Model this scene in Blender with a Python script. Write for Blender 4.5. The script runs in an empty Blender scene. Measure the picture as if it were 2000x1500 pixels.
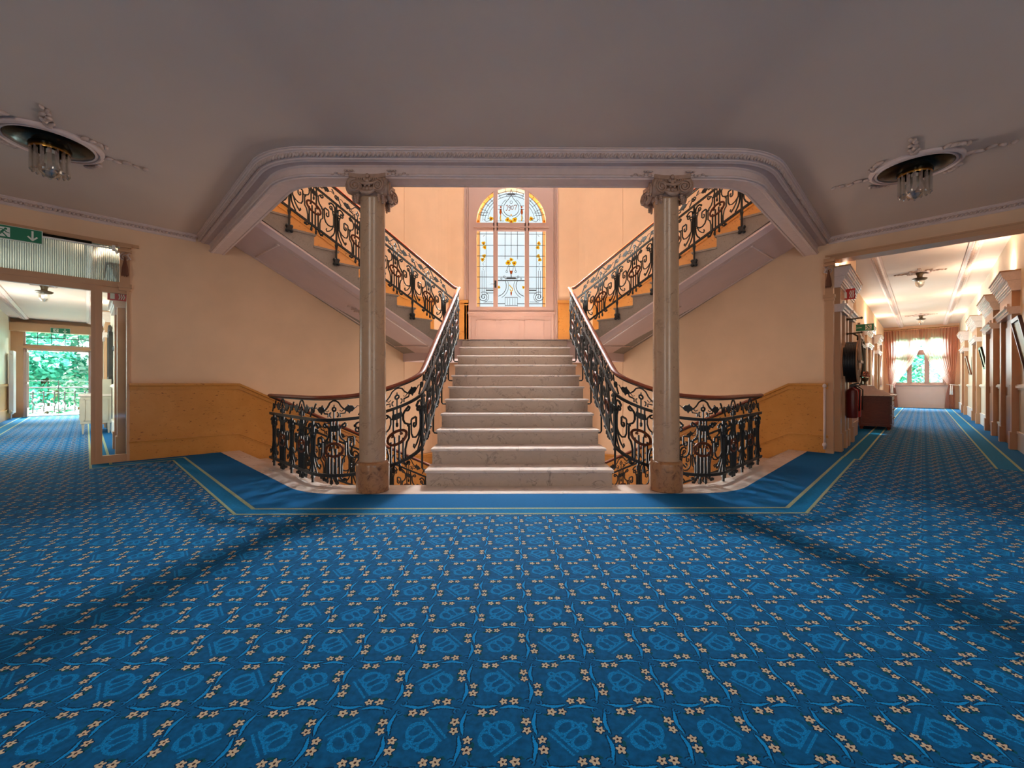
import bpy, bmesh, math, random
from mathutils import Matrix, Vector
R = math.radians
rnd = random.Random(7)
SC = bpy.context.scene
COL = SC.collection
# ------------------------------------------------------------------ camera, world, lights, exposure
cam_d = bpy.data.cameras.new('camera'); cam = bpy.data.objects.new('camera', cam_d); COL.objects.link(cam)
cam.location = (-.114, 0, 1.055); cam.rotation_euler = (R(90), 0, R(-.5))
cam_d.sensor_width = 36; cam_d.sensor_fit = 'HORIZONTAL'; cam_d.lens = 817/2000*36; cam_d.clip_start = .05
SC.camera = cam
SC.view_settings.view_transform = 'Standard'; SC.view_settings.look = 'None'
SC.view_settings.gamma = 1; SC.view_settings.use_curve_mapping = False; SC.view_settings.exposure = 0.3
world = bpy.data.worlds.new('sky'); SC.world = world; world.use_nodes = True
wn = world.node_tree; bg = wn.nodes['Background']
bg.inputs[0].default_value = (.86, .95, 1, 1); bg.inputs[1].default_value = 0.92
S2 = math.sqrt(2)
FR = Matrix.Translation((4.7825, 6.3175, 0)) @ Matrix.Rotation(R(45), 4, 'Z')    # right corridor frame: x along it, y to its left
FL = Matrix.Translation((-5.317, 5.783, 0)) @ Matrix.Rotation(R(135), 4, 'Z')    # left corridor frame
def area(name, M, sx, sy, watts, col, spread=180):
    d = bpy.data.lights.new(name, 'AREA'); d.shape = 'RECTANGLE'; d.size = sx; d.size_y = sy
    d.energy = watts; d.color = col; d.spread = R(spread)
    o = bpy.data.objects.new(name, d); COL.objects.link(o); o.matrix_world = M; return o
def aim(p, q):
    p, q = Vector(p), Vector(q)
    return Matrix.Translation(p) @ (q-p).to_track_quat('-Z', 'Y').to_matrix().to_4x4()
area('daylight_stair_window', aim((-.05, 11.5, 6.95), (0, 4.5, 1.0)), 2.4, 1.3, 7200, (.95, .98, 1))
area('stair_hall_fill', aim((0, 7.6, 6.5), (0, 7.2, 0)), 3.2, 1.5, 50, (.92, .96, 1))  # added fill light above the stair hall; no skylight opening is built
area('daylight_left_door', aim(FL @ Vector((15.2, 1.1, 4.4)), FL @ Vector((10.5, 1.1, 1.0))), 2.4, 1.8, 2600, (.8, 1, .97))
area('daylight_right_window', aim(FR @ Vector((20.3, -.95, 4.4)), FR @ Vector((14, -.95, .8))), 2.4, 1.8, 2200, (.85, 1, 1))
area('rear_fill_west', aim((-2.6, -3.3, 1.75), (-2.6, 3, 1.4)), 1.5, 2.0, 60, (1, .85, .72))  # added fill light from behind the camera, west side
area('rear_fill_east', aim((2.6, -3.3, 1.75), (2.6, 3, 1.4)), 1.5, 2.0, 60, (1, .85, .72))  # added fill light from behind the camera, east side
area('lower_stair_fill', aim((0, 9.3, .1), (0, 3, .6)), 1.7, 1.5, 110, (1, .95, .88))  # added fill light for the lower well, unseen behind the central flight
for s_ in (3.2, 6.6): area('left_corridor_fill', FL @ aim((s_, 2.04, 1.75), (s_, 0, 1.75)), 1.1, 1.7, 75, (.88, 1, .98))  # added fill lights on the unseen side wall of the left corridor
for s_ in (7.75, 11.2, 15.3): area('right_corridor_fill', FR @ aim((s_, .27, 1.85), (s_, -2, 1.7)), 1.1, 1.7, 80, (.86, 1, 1))  # added lights along the left wall to brighten the right corridor
# ------------------------------------------------------------------ materials
def lin(c):
    return tuple(((v/255)/12.92 if v/255 <= .04045 else ((v/255+.055)/1.055)**2.4) for v in c)
class NT:
    def __init__(s, name):
        s.m = bpy.data.materials.new(name); s.m.use_nodes = True; s.t = s.m.node_tree
        s.b = s.t.nodes['Principled BSDF']; s.L = s.t.links
    def n(s, typ, **k):
        o = s.t.nodes.new(typ)
        for a, v in k.items(): setattr(o, a, v)
        return o
    def put(s, sock, v):
        if v is None: return
        if hasattr(v, 'is_output'): s.L.new(v, sock)
        elif isinstance(v, tuple) and len(v) == 3 and sock.type == 'RGBA': sock.default_value = (*v, 1)
        else: sock.default_value = v
    def f(s, op, a, b=None, c=None):
        o = s.n('ShaderNodeMath', operation=op)
        for i, v in enumerate((a, b, c)):
            if v is not None: s.put(o.inputs[i], v)
        return o.outputs[0]
    def mix(s, f, a, b):
        o = s.n('ShaderNodeMix', data_type='RGBA'); s.put(o.inputs[0], f); s.put(o.inputs[6], a); s.put(o.inputs[7], b)
        return o.outputs[2]
    def coord(s, kind='Object', scale=None, rot=None):
        o = s.n('ShaderNodeTexCoord').outputs[kind]
        if scale or rot:
            m = s.n('ShaderNodeMapping'); s.L.new(o, m.inputs[0])
            if scale: m.inputs['Scale'].default_value = scale
            if rot: m.inputs['Rotation'].default_value = rot
            o = m.outputs[0]
        return o
    def noise(s, scale, detail=3, vec=None, rough=.5, dist=0):
        o = s.n('ShaderNodeTexNoise'); o.inputs['Scale'].default_value = scale; o.inputs['Detail'].default_value = detail
        o.inputs['Roughness'].default_value = rough; o.inputs['Distortion'].default_value = dist
        if vec: s.L.new(vec, o.inputs['Vector'])
        return o.outputs['Fac']
    def ramp(s, x, lo, hi):
        o = s.n('ShaderNodeMapRange'); s.put(o.inputs[0], x); o.inputs[1].default_value = lo; o.inputs[2].default_value = hi
        return o.outputs[0]
    def bump(s, h, strength=.2, dist=.01):
        o = s.n('ShaderNodeBump'); o.inputs['Strength'].default_value = strength; o.inputs['Distance'].default_value = dist
        s.L.new(h, o.inputs['Height']); s.L.new(o.outputs[0], s.b.inputs['Normal'])
MAT = {}
def simple(name, rgb, rough=.5, metal=0, spec=None, var=.08, scale=8, bump=0):
    k = NT(name); c = lin(rgb); k.b.inputs['Roughness'].default_value = rough; k.b.inputs['Metallic'].default_value = metal
    if spec is not None: k.b.inputs['Specular IOR Level'].default_value = spec
    nz = k.noise(scale, 4, k.coord())
    k.put(k.b.inputs['Base Color'], k.mix(nz, tuple(v*(1-var) for v in c), tuple(min(1, v*(1+var)) for v in c)))
    if bump: k.bump(nz, bump)
    MAT[name] = k.m; return k
simple('wall_cream', (231, 194, 158), .75, scale=2.5, var=.1)
simple('wall_pale', (226, 214, 190), .4, scale=2.5, var=.05)
simple('ceiling_mauve', (212, 190, 174), .6, scale=1.5, var=.05, bump=.05)
simple('plaster_trim', (214, 190, 182), .5, scale=14, var=.12)
simple('plaster_cornice', (196, 170, 158), .5, scale=30, var=.3)
simple('soffit', (214, 192, 190), .6, scale=3)
simple('painted_trim', (196, 150, 112), .35, scale=5, var=.08)
simple('window_wood', (184, 152, 140), .4, scale=5, var=.05)
simple('panel_wood', (206, 178, 164), .4, scale=5, var=.05)
simple('iron', (20, 24, 26), .48, 0, scale=40, var=.3)
simple('iron_rust', (96, 48, 26), .45, .4, scale=30, var=.4)
simple('bronze_dark', (34, 32, 26), .2, .8)
simple('brass', (160, 120, 60), .25, 1)
simple('black_plastic', (24, 24, 26), .4)
simple('red_paint', (178, 30, 26), .3)
simple('dark_red_paint', (92, 16, 16), .35)
simple('sign_green', (0, 120, 84), .4, var=.02)
simple('sign_red', (190, 40, 36), .4, var=.02)
simple('sign_white', (230, 236, 226), .4, var=.02)
simple('grey_paint', (186, 178, 160), .4)
simple('white_paint', (235, 230, 224), .35, var=.03)
simple('capital_stone', (172, 138, 118), .45, scale=25, var=.35)
simple('picture_frame', (120, 66, 40), .35)
simple('leaf_green', (84, 190, 170), .6, scale=.9, var=.55)
simple('leaf_pale', (196, 232, 220), .6, scale=.9, var=.4)
simple('bark', (90, 76, 60), .9)
simple('lawn', (150, 190, 130), .95)
simple('terrace_stone', (200, 196, 186), .8)
simple('dried_flowers', (170, 110, 96), .9, scale=40, var=.5)
simple('vase_bronze', (88, 74, 56), .4, .5)
simple('lead_came', (60, 66, 70), .5, .3)
simple('carpet_plain', (0, 94, 150), .9, spec=.14, scale=60, var=.15)
simple('carpet_band', (0, 108, 158), .9, spec=.14, scale=45, var=.45)
simple('carpet_stripe', (156, 166, 136), .9, spec=.14, scale=90, var=.5)
simple('rope_tassel', (110, 66, 44), .8)
def wood(name, a, b, rough):
    k = NT(name); v = k.coord(scale=(3, 3, 24)); w = k.noise(3, 5, v, .6, 1.5)
    k.put(k.b.inputs['Base Color'], k.mix(k.ramp(w, .3, .7), lin(a), lin(b))); k.b.inputs['Roughness'].default_value = rough
    MAT[name] = k.m
wood('handrail_wood', (112, 48, 26), (150, 74, 44), .42)
wood('dark_wood', (84, 34, 22), (112, 54, 36), .35)
def marble(name, base, vein, scale, thr, rough=.25, bmp=0):
    k = NT(name); c = k.coord()
    a = k.noise(scale, 6, c, .6, 1.2); b = k.noise(scale*2.7, 5, c, .6, .8)
    v = k.f('ABSOLUTE', k.f('SUBTRACT', a, .5)); vm = k.ramp(v, thr, 0)
    body = k.mix(b, tuple(x*.85 for x in lin(base)), tuple(min(1, x*1.12) for x in lin(base)))
    k.put(k.b.inputs['Base Color'], k.mix(k.f('MULTIPLY', vm, k.ramp(b, .45, .7)), body, lin(vein)))
    k.b.inputs['Roughness'].default_value = rough
    if bmp: k.bump(b, bmp)
    MAT[name] = k.m
marble('marble_white', (222, 206, 196), (150, 138, 134), 1.6, .03)
marble('marble_riser', (190, 170, 154), (112, 98, 90), 4, .035, .35)
marble('marble_shaft', (194, 158, 126), (138, 104, 82), 3.5, .02, .26)
marble('marble_plinth', (178, 128, 88), (84, 44, 30), 7, .16, .3)
marble('granite_grey', (150, 140, 130), (112, 104, 98), 14, .06, .6)
k = NT('wainscot_marble'); c = k.coord(scale=(1, 1, 2.4)); a = k.noise(22, 4, c, .6, .5); b = k.noise(3.2, 5, k.coord(), .6, .8); a2 = k.noise(7, 2, c)
body = k.mix(b, lin((186, 120, 46)), lin((212, 150, 78)))
k.put(k.b.inputs['Base Color'], k.mix(k.f('MULTIPLY', k.ramp(a, .6, .68), k.ramp(a2, .42, .55)), body, lin((128, 72, 28)))); k.b.inputs['Roughness'].default_value = .3
MAT['wainscot_marble'] = k.m
def glassy(name, tint, transp=.9, gloss=.06, milky=0):
    k = NT(name); t = k.t; o = t.nodes['Material Output']; t.nodes.remove(k.b)
    tr = k.n('ShaderNodeBsdfTransparent'); tr.inputs[0].default_value = (*tint, 1)
    gl = k.n('ShaderNodeBsdfGlossy'); gl.inputs['Roughness'].default_value = .05; gl.inputs[0].default_value = (1, 1, 1, 1)
    tl = k.n('ShaderNodeBsdfTranslucent'); tl.inputs[0].default_value = (*tint, 1)
    m1 = k.n('ShaderNodeMixShader'); m1.inputs[0].default_value = milky; k.L.new(tr.outputs[0], m1.inputs[1]); k.L.new(tl.outputs[0], m1.inputs[2])
    m2 = k.n('ShaderNodeMixShader'); m2.inputs[0].default_value = gloss; k.L.new(m1.outputs[0], m2.inputs[1]); k.L.new(gl.outputs[0], m2.inputs[2])
    nz = k.noise(6, 2, k.coord()); k.L.new(k.f('MULTIPLY', nz, gloss*2), m2.inputs[0])
    k.L.new(m2.outputs[0], o.inputs[0]); MAT[name] = k.m
glassy('clear_glass', (.96, .99, .98), .9, .05)
glassy('stained_white', (.93, .97, .98), milky=0)
glassy('stained_peach', (1, .66, .36), milky=0)
glassy('stained_yellow', (.98, .74, .06), milky=0)
glassy('stained_amber', (.75, .26, .02), milky=0)
glassy('curtain_sheer', (.74, .50, .44), gloss=.0, milky=.55)
glassy('crystal', (.86, .84, .8), gloss=.35)
k = NT('ribbed_glass'); k.t.nodes.remove(k.b); o = k.t.nodes['Material Output']
x = k.n('ShaderNodeSeparateXYZ'); k.L.new(k.coord(), x.inputs[0])
w = k.f('SINE', k.f('MULTIPLY', x.outputs[1], 330)); w = k.ramp(w, -1, 1)
tr = k.n('ShaderNodeBsdfTransparent'); k.put(tr.inputs[0], k.mix(w, (.35, .42, .41), (.9, .97, .95)))
tl = k.n('ShaderNodeBsdfDiffuse'); tl.inputs[0].default_value = (.6, .68, .66, 1)
m = k.n('ShaderNodeMixShader'); m.inputs[0].default_value = .3; k.L.new(tr.outputs[0], m.inputs[1]); k.L.new(tl.outputs[0], m.inputs[2]); k.L.new(m.outputs[0], o.inputs[0])
MAT['ribbed_glass'] = k.m
k = NT('mirror'); k.b.inputs['Metallic'].default_value = 1; k.b.inputs['Roughness'].default_value = .03; k.put(k.b.inputs['Base Color'], k.mix(k.noise(2), (.85, .9, .88), (.9, .94, .92))); MAT['mirror'] = k.m
k = NT('lamp_glow'); k.b.inputs['Emission Color'].default_value = (1, .8, .55, 1); k.b.inputs['Emission Strength'].default_value = 12; MAT['lamp_glow'] = k.m
# ---- the woven carpet: pinwheel of ribbons and paired blossoms at each crossing, a crown in each square
def carpet():
    k = NT('carpet_field'); f = k.f
    pos = k.n('ShaderNodeNewGeometry').outputs['Position']; sp = k.n('ShaderNodeSeparateXYZ'); k.L.new(pos, sp.inputs[0])
    Pd = .223
    wob = k.noise(160, 2, pos); wob = f('MULTIPLY', f('SUBTRACT', wob, .5), .035)
    a = f('ADD', f('DIVIDE', f('SUBTRACT', sp.outputs[0], -.035), Pd), wob)
    b = f('ADD', f('DIVIDE', f('SUBTRACT', sp.outputs[1], 1.368), Pd), wob)
    u = f('SUBTRACT', a, f('ROUND', a)); v = f('SUBTRACT', b, f('ROUND', b))
    au = f('ABSOLUTE', u); av = f('ABSOLUTE', v)
    hor = f('GREATER_THAN', au, av)
    p = f('MAXIMUM', au, av)
    qh = f('MULTIPLY', f('SIGN', u), v); qv = f('MULTIPLY', f('MULTIPLY', f('SIGN', v), u), -1)
    q = f('ADD', f('MULTIPLY', qh, hor), f('MULTIPLY', qv, f('SUBTRACT', 1, hor)))
    def dist(pc, qc, sx=1, sy=1):
        dx = f('MULTIPLY', f('SUBTRACT', p, pc), sx); dy = f('MULTIPLY', f('SUBTRACT', q, qc), sy)
        return f('SQRT', f('ADD', f('MULTIPLY', dx, dx), f('MULTIPLY', dy, dy))), dx, dy
    def flower(pc, qc, rad):
        r, dx, dy = dist(pc, qc)
        th = f('ARCTAN2', dy, dx)
        R_ = f('MULTIPLY', f('ADD', f('MULTIPLY', f('COSINE', f('MULTIPLY', th, 5)), .28), 1), rad)
        d = f('SUBTRACT', R_, r)
        return f('GREATER_THAN', d, 0), f('GREATER_THAN', d, -.02), f('LESS_THAN', r, rad*.3)
    f1, o1, c1 = flower(.27, -.105, .056); f2, o2, c2 = flower(.425, -.1, .05)
    fl = f('MAXIMUM', f1, f2); fo = f('MAXIMUM', o1, o2); fc = f('MAXIMUM', c1, c2)
    # ribbon
    ph = f('MULTIPLY', f('SUBTRACT', p, .1), math.pi/.4)
    wid = f('MULTIPLY', f('POWER', f('ABSOLUTE', f('SINE', ph)), .6), .026); mid = f('MULTIPLY', f('SINE', f('MULTIPLY', p, 15)), .017)
    rd = f('SUBTRACT', wid, f('ABSOLUTE', f('SUBTRACT', q, f('ADD', mid, .012))))
    inr = f('GREATER_THAN', p, .1)
    rib = f('MULTIPLY', f('GREATER_THAN', rd, 0), inr); ribo = f('MULTIPLY', f('GREATER_THAN', rd, -.018), inr)
    # bow loops
    r3, _, _ = dist(.095, .075, 1, 1); loop = f('LESS_THAN', f('ABSOLUTE', f('SUBTRACT', r3, .042)), .012); loopo = f('LESS_THAN', f('ABSOLUTE', f('SUBTRACT', r3, .042)), .026)
    r4, _, _ = dist(.35, -.17, 1, 2.2); r5, _, _ = dist(.18, -.16, 1, 2); grn = f('MAXIMUM', f('LESS_THAN', r4, .055), f('LESS_THAN', r5, .05))
    # crown
    ca = f('FLOOR', a); cb = f('FLOOR', b)
    uu = f('SUBTRACT', f('SUBTRACT', a, ca), .5); vv = f('SUBTRACT', f('SUBTRACT', b, cb), .5)
    par = f('MODULO', f('ABSOLUTE', f('ADD', ca, f('MULTIPLY', cb, 3))), 4)
    ang = f('ADD', f('MULTIPLY', par, math.pi/2), .7)
    cs = f('COSINE', ang); sn = f('SINE', ang)
    uu = f('MULTIPLY', uu, .86); vv = f('MULTIPLY', vv, .86)
    mm = f('ADD', f('MULTIPLY', uu, cs), f('MULTIPLY', vv, sn)); nn = f('SUBTRACT', f('MULTIPLY', vv, cs), f('MULTIPLY', uu, sn))
    def ring(mc, nc, rx, ry, t):
        x_ = f('DIVIDE', f('SUBTRACT', mm, mc), rx); y_ = f('DIVIDE', f('SUBTRACT', nn, nc), ry)
        return f('LESS_THAN', f('ABSOLUTE', f('SUBTRACT', f('SQRT', f('ADD', f('MULTIPLY', x_, x_), f('MULTIPLY', y_, y_))), 1)), t)
    cr = ring(0, .02, .22, .15, .1)
    for args in ((-.12, .02, .07, .12, .18), (.12, .02, .07, .12, .18), (0, .02, .055, .13, .2), (0, .205, .035, .035, .45)):
        cr = f('MAXIMUM', cr, ring(*args))
    cr = f('MULTIPLY', cr, f('GREATER_THAN', nn, -.1))
    bx = f('MULTIPLY', f('LESS_THAN', f('ABSOLUTE', mm), .2), f('LESS_THAN', f('ABSOLUTE', f('SUBTRACT', f('ABSOLUTE', f('ADD', nn, .15)), .035)), .014))
    cr = f('MAXIMUM', cr, bx)
    pile = k.noise(900, 2, pos); big = k.noise(3, 2, pos); cloud = k.noise(45, 3, pos)
    base = k.mix(k.ramp(cloud, .3, .7), lin((0, 82, 130)), lin((0, 106, 164)))
    base = k.mix(f('MULTIPLY', cr, k.ramp(k.noise(260, 2, pos), .3, .62)), base, lin((0, 152, 226)))
    base = k.mix(f('MULTIPLY', grn, .8), base, lin((0, 84, 84)))
    dark = f('MAXIMUM', f('MAXIMUM', fo, ribo), loopo)
    base = k.mix(f('MULTIPLY', dark, .75), base, lin((0, 22, 48)))
    base = k.mix(rib, base, lin((0, 152, 228)))
    base = k.mix(f('MULTIPLY', loop, .9), base, lin((0, 122, 190)))
    base = k.mix(fl, base, lin((228, 204, 172)))
    base = k.mix(fc, base, lin((60, 30, 40)))
    base = k.mix(k.ramp(pile, .2, .8), k.mix(.42, base, (0, 0, 0)), base)
    k.put(k.b.inputs['Base Color'], base); k.b.inputs['Roughness'].default_value = .9; k.b.inputs['Specular IOR Level'].default_value = .14
    k.bump(pile, .25, .004)
    MAT['carpet_field'] = k.m
carpet()
# ------------------------------------------------------------------ geometry helpers
I4 = Matrix.Identity(4)
WM = {}                                                             # world matrix of every thing and part
class MB:
    def __init__(s): s.v = []; s.f = []; s.mi = []; s.cur = 0
    def add(s, vs, fs):
        n = len(s.v); s.v += [tuple(p) for p in vs]; s.f += [tuple(i+n for i in q) for q in fs]; s.mi += [s.cur]*len(fs); return s
    def box(s, x0, x1, y0, y1, z0, z1):
        vs = [(x, y, z) for x in (x0, x1) for y in (y0, y1) for z in (z0, z1)]
        return s.add(vs, [(0, 1, 3, 2), (4, 6, 7, 5), (0, 4, 5, 1), (2, 3, 7, 6), (0, 2, 6, 4), (1, 5, 7, 3)])
    def prism(s, poly, a, b, M=None):                                # poly in the local XY plane of M, from z=a to z=b
        M = M or I4; n = len(poly)
        vs = [M @ Vector((x, y, a)) for x, y in poly] + [M @ Vector((x, y, b)) for x, y in poly]
        return s.add(vs, [tuple(range(n))[::-1], tuple(range(n, 2*n))] + [(i, (i+1) % n, n+(i+1) % n, n+i) for i in range(n)])
    def tube(s, pts, r, n=5, closed=False, flat=1.0):
        pts = [Vector(p) for p in pts]; m = len(pts)
        if m < 2: return s
        rr = r if isinstance(r, (list, tuple)) else [r]*m
        up = None; base = len(s.v); vs = []
        for i, p in enumerate(pts):
            a = pts[i-1] if (i or closed) else pts[0]; b = pts[(i+1) % m] if (i < m-1 or closed) else pts[-1]
            t = b-a
            if t.length < 1e-9: t = Vector((0, 0, 1))
            t.normalize()
            if up is None:
                up = Vector((0, 0, 1)) if abs(t.z) < .9 else Vector((1, 0, 0))
            side = t.cross(up)
            if side.length < 1e-6: side = t.orthogonal()
            side.normalize(); up = side.cross(t).normalized()
            for j in range(n):
                an = 2*math.pi*(j+.5)/n
                vs.append(p + side*math.cos(an)*rr[i]*flat + up*math.sin(an)*rr[i])
        fs = []
        for i in range(m if closed else m-1):
            for j in range(n):
                i2 = (i+1) % m; fs.append((i*n+j, i*n+(j+1) % n, i2*n+(j+1) % n, i2*n+j))
        if not closed: fs += [tuple(range(n))[::-1], tuple((m-1)*n+j for j in range(n))]
        return s.add(vs, fs)
    def ribbon(s, pts, prof):                                       # profile (side, up) swept with a vertical up
        pts = [Vector(p) for p in pts]; m = len(pts); n = len(prof); vs = []
        for i, p in enumerate(pts):
            ts = []
            if i: ts.append((pts[i]-pts[i-1]).normalized())
            if i < m-1: ts.append((pts[i+1]-pts[i]).normalized())
            t = sum(ts, Vector()).normalized(); th = Vector((t.x, t.y, 0)).normalized()
            side = Vector((-th.y, th.x, 0)); 
            sc = 1.0
            if len(ts) == 2:
                a = Vector((ts[0].x, ts[0].y, 0)).normalized(); sc = 1/max(.5, a.dot(th))
            for o, z in prof: vs.append(p + side*o*sc + Vector((0, 0, z)))
        fs = [(i*n+j, i*n+(j+1) % n, (i+1)*n+(j+1) % n, (i+1)*n+j) for i in range(m-1) for j in range(n)]
        fs += [tuple(range(n))[::-1], tuple((m-1)*n+j for j in range(n))]
        return s.add(vs, fs)
    def lathe(s, prof, n=24, c=(0, 0, 0), M=None, wob=None):
        M = M or Matrix.Translation(c); vs = []
        for r, z in prof:
            for j in range(n):
                an = 2*math.pi*j/n; q = r*(1+(wob(an, z) if wob else 0))
                vs.append(M @ Vector((q*math.cos(an), q*math.sin(an), z)))
        m = len(prof)
        fs = [(i*n+j, i*n+(j+1) % n, (i+1)*n+(j+1) % n, (i+1)*n+j) for i in range(m-1) for j in range(n)]
        fs += [tuple(range(n))[::-1], tuple((m-1)*n+j for j in range(n))]
        return s.add(vs, fs)
    def blob(s, c, rx, ry, rz, n=6, rot=0):
        c = Vector(c); vs = [c+Vector((0, 0, rz))]; m = max(3, n//2+1); ca, sa = math.cos(rot), math.sin(rot)
        for i in range(1, m):
            ph = math.pi*i/m
            for j in range(n):
                an = 2*math.pi*j/n; x = rx*math.sin(ph)*math.cos(an); y = ry*math.sin(ph)*math.sin(an)
                vs.append(c+Vector((x*ca-y*sa, x*sa+y*ca, rz*math.cos(ph))))
        vs.append(c-Vector((0, 0, rz))); L = len(vs)-1
        fs = [(0, 1+j, 1+(j+1) % n) for j in range(n)] + [(1+i*n+j, 1+(i+1)*n+j, 1+(i+1)*n+(j+1) % n, 1+i*n+(j+1) % n) for i in range(m-2) for j in range(n)]
        fs += [(L, 1+(m-2)*n+(j+1) % n, 1+(m-2)*n+j) for j in range(n)]
        return s.add(vs, fs)
    def xf(s, M, i0=0):
        s.v[i0:] = [tuple(M @ Vector(p)) for p in s.v[i0:]]; return s
    def build(s, name, mat, parent=None, M=None, loc=None, smooth=None, space=None):
        """parent: coordinates are in the parent thing's frame (or in `space`, a world matrix). top level: M is the frame of the coordinates, loc its origin in it."""
        me = bpy.data.meshes.new(name)
        if parent is not None:
            inv = WM[parent].inverted() @ space if space is not None else None
            vs = [inv @ Vector(p) for p in s.v] if inv is not None else s.v
            W = WM[parent]
        else:
            M = M or I4
            if loc is None:
                xs = list(zip(*s.v)); loc = ((min(xs[0])+max(xs[0]))/2, (min(xs[1])+max(xs[1]))/2, min(xs[2]))
            l = Vector(loc); vs = [Vector(p)-l for p in s.v]; W = M @ Matrix.Translation(l)
        me.from_pydata([tuple(p) for p in vs], [], s.f)
        mats = mat if isinstance(mat, (list, tuple)) else [mat]
        for q in mats: me.materials.append(MAT[q])
        me.polygons.foreach_set('material_index', s.mi)
        bm = bmesh.new(); bm.from_mesh(me)
        bmesh.ops.remove_doubles(bm, verts=bm.verts, dist=1e-6)
        bmesh.ops.recalc_face_normals(bm, faces=bm.faces); bm.to_mesh(me); bm.free()
        if smooth:
            me.shade_smooth()
            if smooth is not True: me.set_sharp_from_angle(angle=R(smooth))
        o = bpy.data.objects.new(name, me); COL.objects.link(o)
        if parent is not None: o.parent = parent; WM[o] = W
        else: o.matrix_world = W; WM[o] = W
        return o
def tag(o, label=None, cat=None, group=None, kind=None):
    if label: o['label'] = label
    if cat: o['category'] = cat
    if group: o['group'] = group
    if kind: o['kind'] = kind
    return o
def thing(name, label, cat, loc, rz=0, group=None, M=None):
    o = bpy.data.objects.new(name, None); COL.objects.link(o); o.empty_display_size = .1
    W = (M or I4) @ Matrix.Translation(loc) @ Matrix.Rotation(rz, 4, 'Z'); o.matrix_world = W; WM[o] = W
    return tag(o, label, cat, group)
def st(o): o['kind'] = 'structure'; return o
def dup(o, W, label=None, parent=None):
    c = o.copy(); COL.objects.link(c)
    if parent is None:
        c.matrix_world = W; WM[c] = W
        if label: c['label'] = label
    else: c.parent = parent
    for ch in list(o.children): dup(ch, None, None, c)
    return c
def fillet(pts, rads, seg=8):
    out = []
    for i, p in enumerate(pts):
        r = rads[i]
        if not r or i in (0, len(pts)-1): out.append(tuple(p)); continue
        p = Vector(p); a = (Vector(pts[i-1])-p).normalized(); b = (Vector(pts[i+1])-p).normalized()
        th = a.angle(b); T = r/math.tan(th/2); c = p+(a+b).normalized()*(r/math.sin(th/2))
        s0 = p+a*T-c; s1 = p+b*T-c; w = s0.angle(s1)
        sg = 1 if s0.x*s1.y-s0.y*s1.x > 0 else -1
        for k_ in range(seg+1):
            an = sg*w*k_/seg; out.append((c.x+s0.x*math.cos(an)-s0.y*math.sin(an), c.y+s0.x*math.sin(an)+s0.y*math.cos(an)))
    return out
def stroke(mb, pts, w, z0, z1, M):                                  # flat line of width w in the plane of M
    for (x0, y0), (x1, y1) in zip(pts, pts[1:]):
        d = Vector((x1-x0, y1-y0)); L = d.length
        if L < 1e-6: continue
        d /= L; nx, ny = -d.y*w/2, d.x*w/2; e = w*.25; x0_, y0_, x1_, y1_ = x0-d.x*e, y0-d.y*e, x1+d.x*e, y1+d.y*e
        mb.prism([(x0_+nx, y0_+ny), (x1_+nx, y1_+ny), (x1_-nx, y1_-ny), (x0_-nx, y0_-ny)], z0, z1, M)
def spiral(cx, cy, r0, r1, a0, turns, n=16):
    return [(cx+(r0+(r1-r0)*i/n)*math.cos(a0+turns*2*math.pi*i/n), cy+(r0+(r1-r0)*i/n)*math.sin(a0+turns*2*math.pi*i/n)) for i in range(n+1)]
def arc(cx, cy, r, a0, a1, n=10, ry=None):
    return [(cx+r*math.cos(R(a0+(a1-a0)*i/n)), cy+(ry or r)*math.sin(R(a0+(a1-a0)*i/n))) for i in range(n+1)]
MX = Matrix.Diagonal((-1, 1, 1, 1))
CEIL, WC = 3.27, 11.1
# ------------------------------------------------------------------ floor
edge = fillet([(-4.58, 6.52), (-2.07, 4.01), (2.07, 4.01), (4.58, 6.52)], [0, .9, .9, 0])       # carpet meets marble
def flp(s, t): p = FL @ Vector((s, t, 0)); return (p.x, p.y)
def frp(s, t): p = FR @ Vector((s, -t, 0)); return (p.x, p.y)
EL, ER = 12.66, 18.0
base = MB()
poly = edge + [frp(0, 0), frp(3.4, 0), frp(3.4, -.3), frp(ER, -.3), frp(ER, 2.11), frp(0, 2.11), (8.5, 2.6), (8.5, -3.2), (-8.5, -3.2), (-8.5, 2.6), flp(0, 2.08), flp(EL, 2.08), flp(EL, 0), flp(0, 0)]
base.prism(poly, -.28, 0)
st(base.build('floor', 'carpet_field', loc=(0, 0, 0)))
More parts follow.
